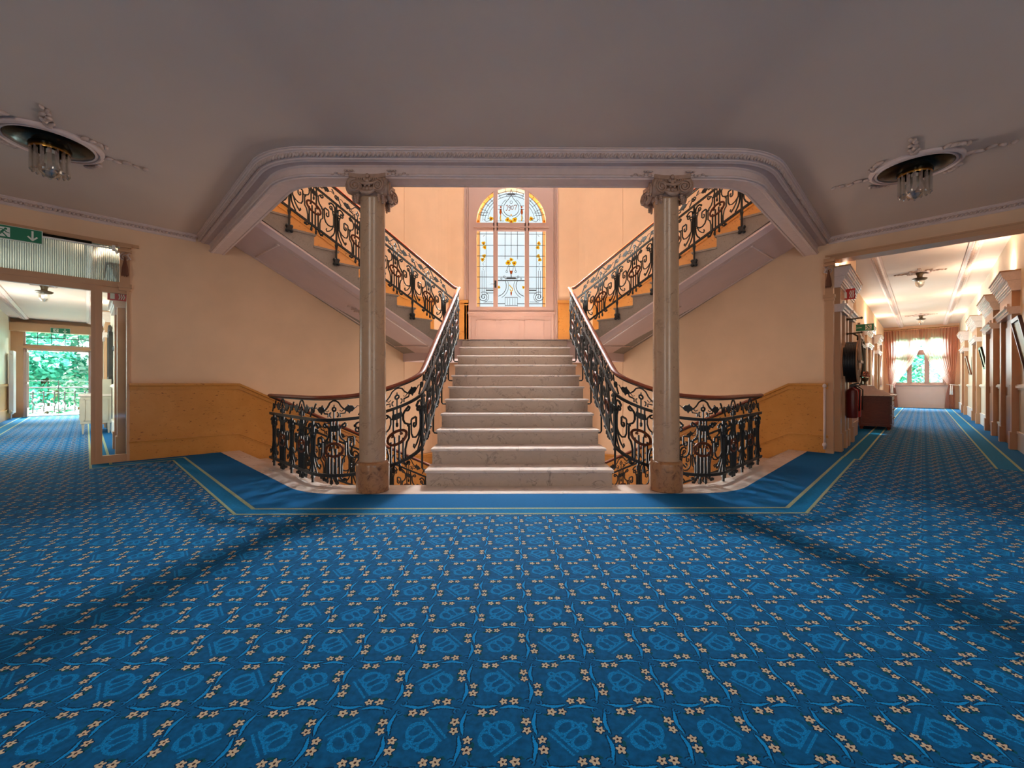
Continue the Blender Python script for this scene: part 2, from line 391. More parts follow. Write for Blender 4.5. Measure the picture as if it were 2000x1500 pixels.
# woven border laid along marble edge and walls
def off(pts, d):
    out = []
    for i, p in enumerate(pts):
        p = Vector(p); ns = []
        if i: t = (p-Vector(pts[i-1])).normalized(); ns.append(Vector((t.y, -t.x)))
        if i < len(pts)-1: t = (Vector(pts[i+1])-p).normalized(); ns.append(Vector((t.y, -t.x)))
        n_ = sum(ns, Vector((0, 0))).normalized(); out.append(tuple(p+n_*d[i]/max(.3, n_.dot(ns[0]))))
    return out
def bpath(dw, dm):
    # offset dw from walls, dm from marble edge
    def ln(p, q, d): p, q = Vector(p), Vector(q); t = (q-p).normalized(); n_ = Vector((t.y, -t.x)); return p+n_*d, t
    segs = [ln(flp(EL, 0), flp(0, 0), dw), ln(flp(0, 0), (-4.58, 6.52), dw), ln((-4.58, 6.52), (-2.07, 4.01), dm), ln((-2.07, 4.01), (2.07, 4.01), dm),
            ln((2.07, 4.01), (4.58, 6.52), dm), ln((4.58, 6.52), frp(0, 0), dw), ln(frp(0, 0), frp(ER, 0), dw)]
    pts = [segs[0][0]]
    for (p, t), (q, s_) in zip(segs, segs[1:]):
        cr = t.x*s_.y-t.y*s_.x; w_ = q-p; pts.append(p+t*((w_.x*s_.y-w_.y*s_.x)/cr))
    pts.append(segs[-1][0]+segs[-1][1]*ER)
    return [tuple(p) for p in pts]
def strip(name, A, B, z, mat):
    m_ = MB(); n_ = len(A)
    m_.add([(x, y, z) for x, y in A]+[(x, y, z) for x, y in B], [(i, i+1, n_+i+1, n_+i) for i in range(n_-1)])
    m_.add([(x, y, .0002) for x, y in A]+[(x, y, .0002) for x, y in B], [(i, i+1, n_+i+1, n_+i) for i in range(n_-1)])
    return m_
border = thing('carpet_border', 'plain dark blue carpet border with cream stripes following the walls and marble edge', 'carpet', (0, 3.5, 0))
full = [flp(EL, 0), flp(0, 0)] + edge + [frp(0, 0), frp(3.4, 0), frp(3.4, -.3), frp(ER, -.3)]
b1 = bpath(.17, .45)
m_ = MB(); m_.add([(x, y, .002) for x, y in full+b1[::-1]], [tuple(range(len(full)+len(b1)))]); m_.build('plain_border', 'carpet_plain', border, space=I4)
for (d0, e0, d1, e1, mat, nm) in ((.17, .45, .20, .48, 'carpet_stripe', 'stripe'), (.20, .48, .36, .60, 'carpet_band', 'patterned_band'), (.36, .60, .385, .622, 'carpet_stripe', 'stripe')):
    m_ = strip(nm, bpath(d0, e0), bpath(d1, e1), .0025 if nm == 'stripe' else .002, mat); m_.build(nm, mat, border, space=I4)
border2 = thing('carpet_border', 'blue carpet border with cream stripes along the right-hand wall of the right corridor', 'carpet', frp(4, 2)+(0,))
for (a, b, mat, nm) in ((0, .23, 'carpet_plain', 'plain_border'), (.23, .26, 'carpet_stripe', 'stripe'), (.26, .44, 'carpet_band', 'patterned_band'), (.44, .462, 'carpet_stripe', 'stripe')):
    m_ = MB(); m_.box(0, ER, -2.11+a, -2.11+b, .0002, .002+.0005*(nm == 'stripe')); m_.build(nm, mat, border2, space=FR)
border3 = thing('carpet_border', 'sunlit blue carpet border with stripes along the radiator side of the left corridor', 'carpet', flp(5, 2)+(0,))
for (a, b, mat, nm) in ((0, .2, 'carpet_plain', 'plain_border'), (.2, .23, 'carpet_stripe', 'stripe'), (.23, .4, 'carpet_band', 'patterned_band'), (.4, .422, 'carpet_stripe', 'stripe')):
    m_ = MB(); m_.box(0, EL, 2.08-b, 2.08-a, .0002, .002+.0005*(nm == 'stripe')); m_.build(nm, mat, border3, space=FL)
# marble edging of the stairwell
RC, RS = 8.8, 2.29
inner = [(-(WC-RS)/2, (WC+RS)/2), (-(RC-.02-RS)/2, (RC-.02+RS)/2)] + fillet([(-(RC-RS)/2+.02, (RC+RS)/2), (-2.01, 4.36), (-1.0, 4.36)], [0, .5, 0])[1:-1] + [(-1.0, 4.36)]
marb = MB(); marb.prism(edge + [(-x, y) for x, y in inner] + inner[::-1], -.26, .004)
tag(marb.build('marble_edging', 'marble_white', loc=(0, 4.2, -.26)), 'pale marble edging curving along the floor at the stairwell rim', 'floor edging')
# ------------------------------------------------------------------ walls
TB = -5.115                                                         # FL / FR across-coordinate of the back corners (behind the stairs)
def bxw(name, mat, M, *boxes, smooth=None):
    m_ = MB()
    for b in boxes: m_.box(*b)
    return st(m_.build(name, mat, M=M, loc=((boxes[0][0]+boxes[0][1])/2, (boxes[0][2]+boxes[0][3])/2, boxes[0][4])))
bxw('wall_left', 'wall_cream', FL, (0, .25, TB, 0, -4, 6.6), (0, .25, 2.08, 4.6, 0, CEIL), (0, .25, 0, 2.08, 2.95, CEIL+.2))
RB = 0 - (1.535-7.7)/S2 * -1                                        # right: y of corner in FR
m_ = MB(); m_.box(0, .25, 0, 4.36, -4, 6.6); m_.box(0, .25, -2.11-2.2, -2.11, 0, CEIL); m_.box(0, .25, -2.11, 0, 2.95, CEIL+.2)
st(m_.build('wall_right', 'wall_cream', M=FR, loc=(.1, 1, 0)))
# window wall at the back of the landing, opening for the tall window
WY = 9.4
XW = -.05
def backwall(sx):
    pts = [(sx*2.0, -4), (sx*2.0, 6.6), (0, 6.6), (0, 5.51)] + [(x*1, z) for x, z in arc(XW, 4.69, .82, 90, 90+sx*-90, 10)][1:] + [(XW+sx*.82, 2.66), (0, 2.66), (0, -4)]
    m_ = MB(); m_.prism(pts, 0, .3, Matrix.Translation((0, WY+.3, 0)) @ Matrix.Rotation(R(90), 4, 'X'))
    return m_
m_ = backwall(-1); m2 = backwall(1); m_.add(m2.v, m2.f)
for sx in (-1, 1):                                                  # rounded corners where the window wall meets the side walls
    c = fillet([(sx*2.296, 8.794), (sx*1.697, 9.393), (sx*.99, 9.393)], [0, .7, 0])
    m_.prism(c+[(sx*.99, 9.45), (sx*1.75, 9.45), (sx*2.35, 8.85)], -1.7, 6.6)
st(m_.build('wall_back', 'wall_cream', loc=(0, WY, 0)))
m_ = MB(); m_.box(-8.4, -3.45, -3.2, -3, 0, CEIL); m_.box(-1.75, 1.75, -3.2, -3, 0, CEIL); m_.box(3.45, 8.4, -3.2, -3, 0, CEIL)
for x in (-3.45, 1.75): m_.box(x, x+1.7, -3.2, -3, 0, .7); m_.box(x, x+1.7, -3.2, -3, 2.85, CEIL)
st(m_.build('wall_rear', 'wall_cream', loc=(0, -3.1, 0)))
for i_, x in enumerate((-3.45, 1.75)):  # unseen rear windows, added to go with the fill lights
    m_ = MB()
    for a, b in ((0, .07), (.81, .89), (1.63, 1.7)): m_.box(x+a, x+b, -3.16, -3.08, .7, 2.85)
    for a, b in ((.7, .78), (2.1, 2.16), (2.78, 2.85)): m_.box(x, x+1.7, -3.15, -3.09, a, b)
    w_ = st(m_.build('window_%d' % (5+i_), 'window_wood'))
for sx, nm in ((-1, 'wall_west'), (1, 'wall_east')):
    m_ = MB(); m_.box(min(sx*8.3, sx*8.5), max(sx*8.3, sx*8.5), -3.2, 3.0, 0, CEIL); st(m_.build(nm, 'wall_cream'))
# corridors
CLZ, CRZ = 3.12, 3.65
bxw('wall_left_corridor_near', 'wall_pale', FL, (.25, EL, -.2, 0, 0, CLZ))
bxw('wall_left_corridor_far', 'wall_pale', FL, (.25, EL, 2.08, 2.28, 0, CLZ))
bxw('ceiling_left_corridor', 'ceiling_mauve', FL, (.1, EL+.3, -.2, 2.28, CLZ, CLZ+.15))
bxw('wall_right_corridor_near', 'wall_cream', FR, (.25, 3.4, 0, .2, 0, CRZ), (3.4, ER, .3, .5, 0, CRZ), (3.3, 3.4, .2, .5, 0, CRZ))
bxw('wall_right_corridor_far', 'wall_pale', FR, (.25, ER, -2.31, -2.11, 0, CRZ))
bxw('ceiling_right_corridor', 'ceiling_mauve', FR, (.1, ER+.3, -2.31, .5, CRZ, CRZ+.15))
m_ = MB(); m_.box(.05, .25, 0, 2.08, 2.95, CLZ+.1); st(m_.build('wall_left_header', 'painted_trim', M=FL))
# end wall of left corridor (balcony door)
def wall_holes(m_, s0, s1, spans):                                  # spans: (t0,t1,[(z0,z1)...]) solid boxes
    for t0, t1, zs in spans:
        for z0, z1 in zs: m_.box(s0, s1, t0, t1, z0, z1)
    return m_
m_ = wall_holes(MB(), EL, EL+.25, [(-.2, .30, [(0, CLZ)]), (.30, 1.82, [(2.2, 2.28), (2.85, CLZ)]), (1.82, 2.28, [(0, CLZ)])])
st(m_.build('wall_left_end', 'painted_trim', M=FL, loc=(EL, 1, 0)))
m_ = MB(); m_.box(EL-.35, EL, 0, 2.08, 2.72, 2.98); st(m_.build('trim_1', 'painted_trim', M=FL))
m_ = wall_holes(MB(), ER, ER+.25, [(-2.31, -1.72, [(0, CRZ)]), (-1.72, -.02, [(0, 1.01), (3.2, CRZ)]), (-.02, .5, [(0, CRZ)])])
st(m_.build('wall_right_end', 'wall_cream', M=FR, loc=(ER, -1, 0)))
# ------------------------------------------------------------------ hall ceiling, cornice ring, beam over the columns
ring = [(-4.86, 6.38), (-2.40, 3.92), (2.40, 3.92), (4.86, 6.38)]
RP = fillet(ring, [0, .95, .95, 0], 14)
m_ = MB(); m_.prism([(-4.79, 6.31)]+RP[1:-1]+[(4.79, 6.31), (8.5, 2.6), (8.5, -3.2), (-8.5, -3.2), (-8.5, 2.6)], CEIL, CEIL+.3)
st(m_.build('ceiling', 'ceiling_mauve', loc=(0, 0, CEIL)))
def along(path, step):
    out = []; acc = step/2
    for (x0, y0), (x1, y1) in zip(path, path[1:]):
        L = math.hypot(x1-x0, y1-y0); 
        while acc < L: out.append((x0+(x1-x0)*acc/L, y0+(y1-y0)*acc/L, math.atan2(y1-y0, x1-x0))); acc += step
        acc -= L
    return out
def leafrow(path, o, z, step, w, h, d):                             # tilted carved leaves along a moulding; o offset to the left
    m_ = MB()
    for i_, (x, y, a) in enumerate(along(path, step)):
        nx, ny = -math.sin(a), math.cos(a); i0 = len(m_.v)
        m_.blob((0, 0, 0), w, d, h, 6)
        M = Matrix.Translation((x+nx*o, y+ny*o, z)) @ Matrix.Rotation(a, 4, 'Z') @ Matrix.Rotation(R(28), 4, 'Y'); m_.xf(M, i0)
        if i_ % 4 == 0:
            i0 = len(m_.v); m_.blob((0, 0, 0), w*.5, d*1.3, h*.8, 6); m_.xf(Matrix.Translation((x+nx*o+math.cos(a)*step/2, y+ny*o+math.sin(a)*step/2, z-.003)), i0)
    return m_
r3 = [(x, y, 0) for x, y in RP]
cor = thing('ceiling_cornice', 'ornate leaf-carved plaster cornice curving round the stairwell opening in the ceiling', 'cornice', (0, 3.95, CEIL-.1))
P_ = [(-.012, CEIL+.002), (-.012, CEIL-.008), (.0, CEIL-.012), (.004, CEIL-.024), (.014, CEIL-.028), (.020, CEIL-.036), (.044, CEIL-.062), (.05, CEIL-.07), (.058, CEIL-.072), (.062, CEIL-.084), (.075, CEIL-.088), (.085, CEIL-.095), (.085, CEIL+.002)]
MB().ribbon(r3, P_).build('moulding', 'plaster_trim', cor, space=I4)
o = leafrow(RP, .03, CEIL-.052, .04, .016, .03, .017).build('carved_leaves', 'plaster_cornice', cor, space=I4, smooth=True); o['kind'] = 'stuff'
beam = thing('ceiling_beam', 'curved plaster beam round the stairwell carried by the two columns', 'beam', (0, 4.17, 3.06))
P_ = [(.08, CEIL+.28), (.08, 3.18), (.155, 3.18), (.16, 3.172), (.17, 3.165), (.17, 3.105), (.158, 3.10), (.150, 3.088), (.156, 3.076), (.170, 3.072), (.172, 3.06), (.20, 3.06), (.21, 3.066), (.32, 3.066), (.33, 3.06), (.35, 3.06), (.352, 3.075), (.342, 3.085), (.342, CEIL+.28)]
MB().ribbon(r3, P_).build('beam_moulding', 'plaster_trim', beam, space=I4)
def wcornice(name, M, t0, t1, s, z, label, k_=1.0, mat='plaster_trim', side=-1):
    """straight cornice on the wall plane x=s of a frame, running in y from t0 to t1; side=-1: projects toward -x"""
    th = thing(name, label, 'cornice', (s, (t0+t1)/2, z-.1), M=M)
    a, b = (t1, t0) if side < 0 else (t0, t1)
    pts = [(s, a, 0), (s, b, 0)]
    P = [(o*k_*-1, z+(zz)*k_) for o, zz in ((0.0, 0), (.085, 0), (.085, -.012), (.072, -.018), (.06, -.03), (.03, -.058), (.022, -.07), (.008, -.078), (.008, -.09), (0, -.09))]
    MB().ribbon(pts, P).build('moulding', mat, th, space=M)
    lr = leafrow([(s, a), (s, b)], -.052*k_, z-.045*k_, .04, .017, .026, .018).build('carved_leaves', 'plaster_cornice', th, space=M, smooth=True); lr['kind'] = 'stuff'
    return th
wcornice('wall_cornice', FL, -.74, 4.3, 0, CEIL, 'leaf-carved plaster cornice at the top of the left hall wall above the green sign')
wcornice('wall_cornice', FR, -4.3, .02, 0, CEIL, 'leaf-carved plaster cornice above the right corridor opening')
# upper storey enclosure of the stair hall
m_ = MB(); m_.prism([(-5.6, 7.5), (-1.4, 9.75), (1.4, 9.75), (5.6, 7.5), (5.6, 3.9), (-5.6, 3.9)], 6.6, 6.8); st(m_.build('ceiling_stair_hall', 'ceiling_mauve', loc=(0, 6, 6.6)))
m_ = MB(); m_.box(-5.6, 5.6, 3.3, 3.5, 3.57, 6.6); st(m_.build('wall_upper_gallery', 'wall_cream', loc=(0, 3.4, 3.57)))
# ------------------------------------------------------------------ wainscot
def wains(name, M, pts, s, thick, label, h0=0.0):
    """pts: (t, z_floor_top_line, zbottom) along the wall plane; orange marble panel with cap and base moulding"""
    th = thing(name, label, 'wainscot', (s, pts[0][0], pts[0][2]), M=M)
    P = [(t, z) for t, z, _ in pts] + [(t, zb) for t, _, zb in pts[::-1]]
    T = Matrix(((0, 0, 1, s-thick), (1, 0, 0, 0), (0, 1, 0, 0), (0, 0, 0, 1)))
    MB().prism(P, 0, thick, T).build('panel', 'wainscot_marble', th, space=M)
    n_ = len(pts)
    def rail(dz, h, d, nm):
        m_ = MB(); vs = []
        for t, z, zb in pts:
            zz = z+dz
            for a, b in ((0, 0), (-d, 0), (-d, h*.35), (-d*.55, h*.5), (-d*.45, h), (0, h)): vs.append((s-thick+a, t, zz-b))
        m_.add(vs, [(i*6+j, i*6+(j+1) % 6, (i+1)*6+(j+1) % 6, (i+1)*6+j) for i in range(n_-1) for j in range(6)] + [(5, 4, 3, 2, 1, 0), tuple((n_-1)*6+j for j in range(6))])
        m_.build(nm, 'wainscot_marble', th, space=M)
    rail(.01, .09, .035, 'cap_moulding'); rail(-.78, .045, .015, 'base_moulding')
    return th
SL = .507
tS = (.466-RS)/S2; tR = (.466-7.0)/S2                                # start of the down flight / lower landing along the left wall
def tl(sm): return (.466-sm)/S2
wains('wainscot', FL, [(0, 1.055, 0), (tl(2.29), 1.055, 0), (tl(2.29)-2.98, 1.055-1.52, -1.75), (TB, 1.055-1.52, -1.75)], 0, .03, 'orange marble wainscot on the left hall wall sloping down with the lower stair')
def tr(sm): return (sm-1.535)/S2
wains('wainscot', FR, [(0.02, 1.055, 0), (tr(2.29), 1.055, 0), (tr(2.29)+2.98, 1.055-1.52, -1.75), (4.36, 1.055-1.52, -1.75)], 0, .03, 'orange marble wainscot on the right hall wall sloping down with the lower stair')
for M, f_, sg, lab in ((FL, tl, 1, 'left'), (FR, tr, -1, 'right')):
    e0 = f_(6.45); e1 = f_(2.2); eb = TB if sg > 0 else 4.36
    zt = 2.06+1.05
    wains('wainscot', M, [(eb, 1.87+1.05, 1.87), (e0, 1.87+1.05, 1.87), (e1, 1.87+1.05+SL*4.25/S2, 1.87+SL*4.25/S2)], 0, .03, 'orange marble wainscot rising beside the upper stair flight on the %s' % lab)
for sx, lab in ((-1, 'left'), (1, 'right')):
    th = thing('wainscot', 'orange marble wainscot panel on the landing just %s of the stained glass window' % lab, 'wainscot', (sx*1.4, WY, 1.87))
    MB().box(min(sx*.99, sx*1.45), max(sx*.99, sx*1.45), WY-.03, WY, 1.87, 2.92).build('panel', 'wainscot_marble', th, space=I4)
    m_ = MB(); m_.box(min(sx*.99, sx*1.45), max(sx*.99, sx*1.45), WY-.06, WY-.03, 2.87, 2.93); m_.box(min(sx*.99, sx*1.45), max(sx*.99, sx*1.45), WY-.045, WY-.03, 2.82, 2.84); m_.build('cap_moulding', 'wainscot_marble', th, space=I4)
    MB().box(min(sx*.99, sx*1.45), max(sx*.99, sx*1.45), WY-.045, WY-.03, 1.87, 2.0).build('base_moulding', 'wainscot_marble', th, space=I4)
# ------------------------------------------------------------------ stairs
RISE, GO = .17, .335
def flight(M, n, w0, w1, y0, z0, name, label, bodymat, soffit, slab=.30, nose=.03, down=0, treadmat='marble_white', seam=False, extra=0):
    """straight flight rising toward +y in frame M; widths w0..w1 in x"""
    th = thing(name, label, 'staircase', ((w0+w1)/2, y0, z0), M=M)
    prof = []
    for i in range(n):
        y = y0+i*GO; prof += [(y, z0+i*RISE), (y, z0+(i+1)*RISE-.028)]
    ye = y0+n*GO-(GO-.06 if not extra else 0)+extra
    zt = z0+n*RISE-.028
    prof += [(ye, zt), (ye, zt-slab-.0)]
    prof += [(y0+.5, z0-slab+.5*RISE/GO+.07), (y0, z0-slab+.07)]
    T = Matrix(((0, 0, 1, 0), (1, 0, 0, 0), (0, 1, 0, 0), (0, 0, 0, 1)))
    MB().prism(prof, w0+.012, w1-.012, T).build('riser_body', bodymat, th, space=M)
    for i in range(n):
        y = y0+i*GO; z = z0+(i+1)*RISE; d = GO+.005 if i < n-1 else max(.1, extra+.0)
        xs = [(w0, (w0+w1)/2-.001), ((w0+w1)/2+.001, w1)] if seam else [(w0, w1)]
        m_ = MB()
        for a, b in xs: m_.prism([(y-nose, z-.022), (y-nose+.006, z-.028), (y+d, z-.028), (y+d, z), (y-nose+.008, z), (y-nose, z-.007)], a, b, T)
        m_.build('tread', treadmat, th, space=M)
    return th
cf = flight(I4, 11, -.97, .97, 4.31, 0, 'central_staircase', 'broad pale marble flight rising from the hall to the landing under the window', 'marble_riser', 'soffit', slab=.32, seam=True)
# landing
QX, QY = -1.27, 7.73
lp = [(-.97, 7.66), (QX, QY), (-2.32, 8.78), (-1.75, 9.35), (1.75, 9.35), (2.32, 8.78), (-QX, QY), (.97, 7.66)]
lt = thing('stair_landing', 'stone landing slab below the stained glass window between the flights', 'landing', (0, 8.5, 1.5))
MB().prism([(-.97, 7.70)]+lp[1:-1]+[(.97, 7.70)], 1.52, 1.842).build('slab', 'soffit', lt, space=I4)
MB().prism([(-.97, 7.63)]+lp[1:-1]+[(.97, 7.63)], 1.842, 1.87).build('paving', 'marble_white', lt, space=I4)
lower = thing('stair_landing', 'lower stone landing deep in the stairwell behind the central flight', 'landing', (0, 8.5, -2.0))
MB().prism(lp, -2.05, -1.70).build('slab', 'marble_riser', lower, space=I4)
m_ = MB(); m_.prism([(-4.6, 6.6), (-1.4, 9.7), (1.4, 9.7), (4.6, 6.6), (4.6, 3.5), (-4.6, 3.5)], -3.77, -3.57); st(m_.build('floor_lower_storey', 'marble_riser', loc=(0, 6, -3.77)))
m_ = MB(); m_.box(-4.6, 4.6, 3.7, 3.9, -3.57, -.3); st(m_.build('wall_lower_storey', 'wall_cream', loc=(0, 3.8, -3.57)))
flight(I4, 10, -.95, .95, 4.31, -3.4, 'lower_central_staircase', 'lower marble flight hidden in the stairwell under the central flight', 'marble_riser', 'soffit')
# upper flights: frame with +y = up the flight (toward the viewer along the wall), x from the well edge to the wall
def UFM(sx):
    M = Matrix.Translation((QX, QY, 0)) @ Matrix.Rotation(R(135), 4, 'Z')      # x -> (-.707,.707) ; y -> (-.707,-.707)
    return M if sx < 0 else MX @ M
for sx, lab in ((-1, 'left'), (1, 'right')):
    M0 = UFM(sx)
    if sx > 0:                                                      # mirrored frame: build with explicit mirrored coordinates
        M0 = Matrix.Translation((-QX, QY, 0)) @ Matrix.Rotation(R(-135), 4, 'Z')  # x -> (-.707,-.707)?; handled below
        M0 = Matrix.Translation((-QX, QY, 0)) @ Matrix.Rotation(R(225), 4, 'Z')
    # sx<0: x axis = rot135 (1,0) = (-.707,.707) wallwards, y axis = (-.707,-.707) up the flight
    # sx>0: x axis = rot225 (1,0) = (-.707,-.707); y axis = (.707,-.707) up the flight, so wallwards is -x
    a, b = (0, 1.48) if sx < 0 else (-1.48, 0)
    th = flight(M0, 10, a, b, -.04+.03, 1.87, 'upper_staircase', 'grey stone stair flight rising along the %s hall wall above the stairwell' % lab, 'granite_grey', 'soffit', slab=.26, treadmat='granite_grey')
    w = -1 if sx < 0 else 1
    Ls = 3.12
    def prof(z): return [(0.03*-w, z-.32), (0.0, z-.35), (0.0, z-.37), (.07*-w, z-.43), (1.47*-w, z-.335), (1.47*-w, z-.2)]
    m_ = MB(); A = prof(2.06-.02); B = prof(2.06-.02+SL*Ls)
    m_.add([(x, -.02, z) for x, z in A]+[(x, Ls, z) for x, z in B], [(i, (i+1) % 6, 6+(i+1) % 6, 6+i) for i in range(6)]+[(5, 4, 3, 2, 1, 0), tuple(range(6, 12))])
    m_.build('plaster_soffit', 'soffit', th, space=M0)
    # raised panel frame and rosette on the soffit
    def sp(x, y, d=0): q = (x-.07)/1.40; return (x*-w, y, 2.04+SL*y-.42+.085*q-d)
    m_ = MB()
    c4 = [(.2, .25), (1.36, .25), (1.36, 2.75), (.2, 2.75)]
    for (x0, y0), (x1, y1) in zip(c4, c4[1:]+c4[:1]):
        m_.tube([sp(x0, y0, .004), sp(x1, y1, .004)], .013, 6)
    for x0, y0 in c4: m_.blob(sp(x0, y0, .005), .03, .03, .02, 8)
    m_.build('panel_moulding', 'plaster_trim', th, space=M0, smooth=True)
    m_ = MB()
    for i_ in range(14):
        an = i_*2.4; r_ = .02+.009*i_; m_.blob(sp(.78+r_*.8*math.cos(an), 1.35+r_*math.sin(an), .008), .034, .024, .015, 6, an)
    m_.build('soffit_rosette', 'plaster_cornice', th, space=M0, smooth=True)
    # down flight
    M1 = Matrix.Translation((-(RC-RS)/2*(1 if sx < 0 else -1), (RC+RS)/2, 0)) @ Matrix.Rotation(R(-45 if sx < 0 else 45), 4, 'Z')
    # y axis: sx<0 -> (.707,.707) down along the left wall; x axis (.707,-.707), wall is at -x
    a, b = (-1.60, 0) if sx < 0 else (0, 1.60)
    th = thing('descending_staircase', 'marble stair flight descending from the hall beside the %s wall' % lab, 'staircase', (0, 0, -1.7), M=M1)
    T = Matrix(((0, 0, 1, 0), (1, 0, 0, 0), (0, 1, 0, 0), (0, 0, 0, 1)))
    prof_ = []
    for i in range(10): prof_ += [(.03+(i)*GO, -RISE*(i)-.03), (.03+i*GO, -RISE*(i+1)-.028)]
    prof_ += [(.03+9*GO+.15, -1.73), (.03+9*GO+.15, -2.0), (.1, -.42), (.03, -.3)]
    MB().prism(prof_, a+.01, b-.01, T).build('riser_body', 'marble_riser', th, space=M1)
    for i in range(9):
        y = .03+i*GO; z = -RISE*(i+1); MB().box(a, b, y-.01, y+GO+.03, z-.028, z).build('tread', 'marble_white', th, space=M1)
# ------------------------------------------------------------------ wrought-iron railings
PER = .654
def lyre():
    S = []                                                          # (points, radius, tag)
    for g in (-1, 1):
        S += [([(g*.036, .672), (g*.036, .40)], .0065, 'i'),
              ([(g*.036, .70), (g*.05, .715), (g*.05, .74), (g*.035, .75)], .005, 'i'),
              ([(g*x, y) for x, y in [(.07, .70), (.07, .735), (.12, .738), (.128, .765), (.10, .785), (.075, .81), (.05, .85), (.02, .868), (0, .87)]], .005, 'i'),
              ([(g*x, y) for x, y in spiral(.105, .615, .008, .034, 1.2, 1.15, 12)][:11]+[(g*.075, .60), (g*.062, .575), (g*.062, .52), (g*.078, .48), (g*.10, .46), (g*.112, .455), (g*.112, .43), (g*.125, .43), (g*.125, .30), (g*.10, .27), (g*.085, .20), (g*.085, .11)], .0062, 'i'),
              ([(g*.112, .44), (g*.15, .44)], .006, 'i'),
              ([(g*.024, .375), (g*.022, .30), (g*.022, .10), (g*.03, .06), (g*.032, .03)], .0068, 'i'),
              ([(g*.06, .335), (g*.062, .30), (g*.062, .12), (g*.072, .07), (g*.10, .035), (g*.125, .045), (g*.125, .06)], .0068, 'i'),
              ([(g*x, y) for x, y in [(.15, .37), (.15, .475), (.158, .485), (.205, .485), (.213, .475), (.213, .40), (.20, .385), (.185, .385), (.177, .40), (.180, .425), (.192, .43)]], .006, 'i'),
              ([(g*x, y) for x, y in [(.15, .40), (.152, .33), (.17, .285), (.205, .265), (.245, .275), (.28, .31), (.30, .36), (.305, .45)]], .006, 'i'),
              ([(g*x, y) for x, y in spiral(.04, .385, .014, .004, -1, 1.1, 8)], .006, 'r')]
    S += [([(0, .76), (0, .50)], .0048, 'i'), (arc(0, .782, .02, 0, 360, 10), .0055, 'i'),
          (arc(0, .36, .098, 0, 360, 22, .068), .0115, 'r')]
    return S
def postpat():
    S = []
    for g in (-1, 1):
        S += [([(g*.022, .60), (g*.022, .30), (g*.03, .22), (g*.05, .17), (g*.075, .135), (g*.085, .11)], .006, 'i'),
              ([(g*x, y) for x, y in spiral(.075, .55, .008, .03, 1.2, 1.1, 12)]+[(g*.055, .50), (g*.042, .46), (g*.042, .32), (g*.07, .24), (g*.105, .19), (g*.14, .16), (g*.15, .185), (g*.14, .205)], .006, 'i'),
              ([(g*x, y) for x, y in [(.022, .56), (.026, .60), (.05, .625), (.08, .625), (.10, .605)]], .007, 'i')]
    S += [(spiral(0, .775, .036, .008, 2.2, 1.5, 16), .006, 'i'), ([(-.07, .70), (-.05, .73), (-.036, .76)], .005, 'i'), ([(.07, .845), (.05, .82), (.036, .79)], .005, 'i')]
    return S
LYRE, POST = lyre(), postpat()
class Path:
    def __init__(s, pts):                                            # (x, y, zbase)
        s.p = [Vector(q) for q in pts]; s.L = [0]
        for a, b in zip(s.p, s.p[1:]): s.L.append(s.L[-1]+math.hypot(b.x-a.x, b.y-a.y))
        s.len = s.L[-1]
    def at(s, u, v):
        u = min(max(u, 0), s.len); i = 0
        while i < len(s.L)-2 and s.L[i+1] < u: i += 1
        d = s.L[i+1]-s.L[i]; q = s.p[i].lerp(s.p[i+1], (u-s.L[i])/d if d else 0)
        return Vector((q.x, q.y, q.z+v))
    def dirn(s, u):
        d = s.at(min(u+.02, s.len), 0)-s.at(max(u-.02, 0), 0); return Vector((d.x, d.y, 0)).normalized()
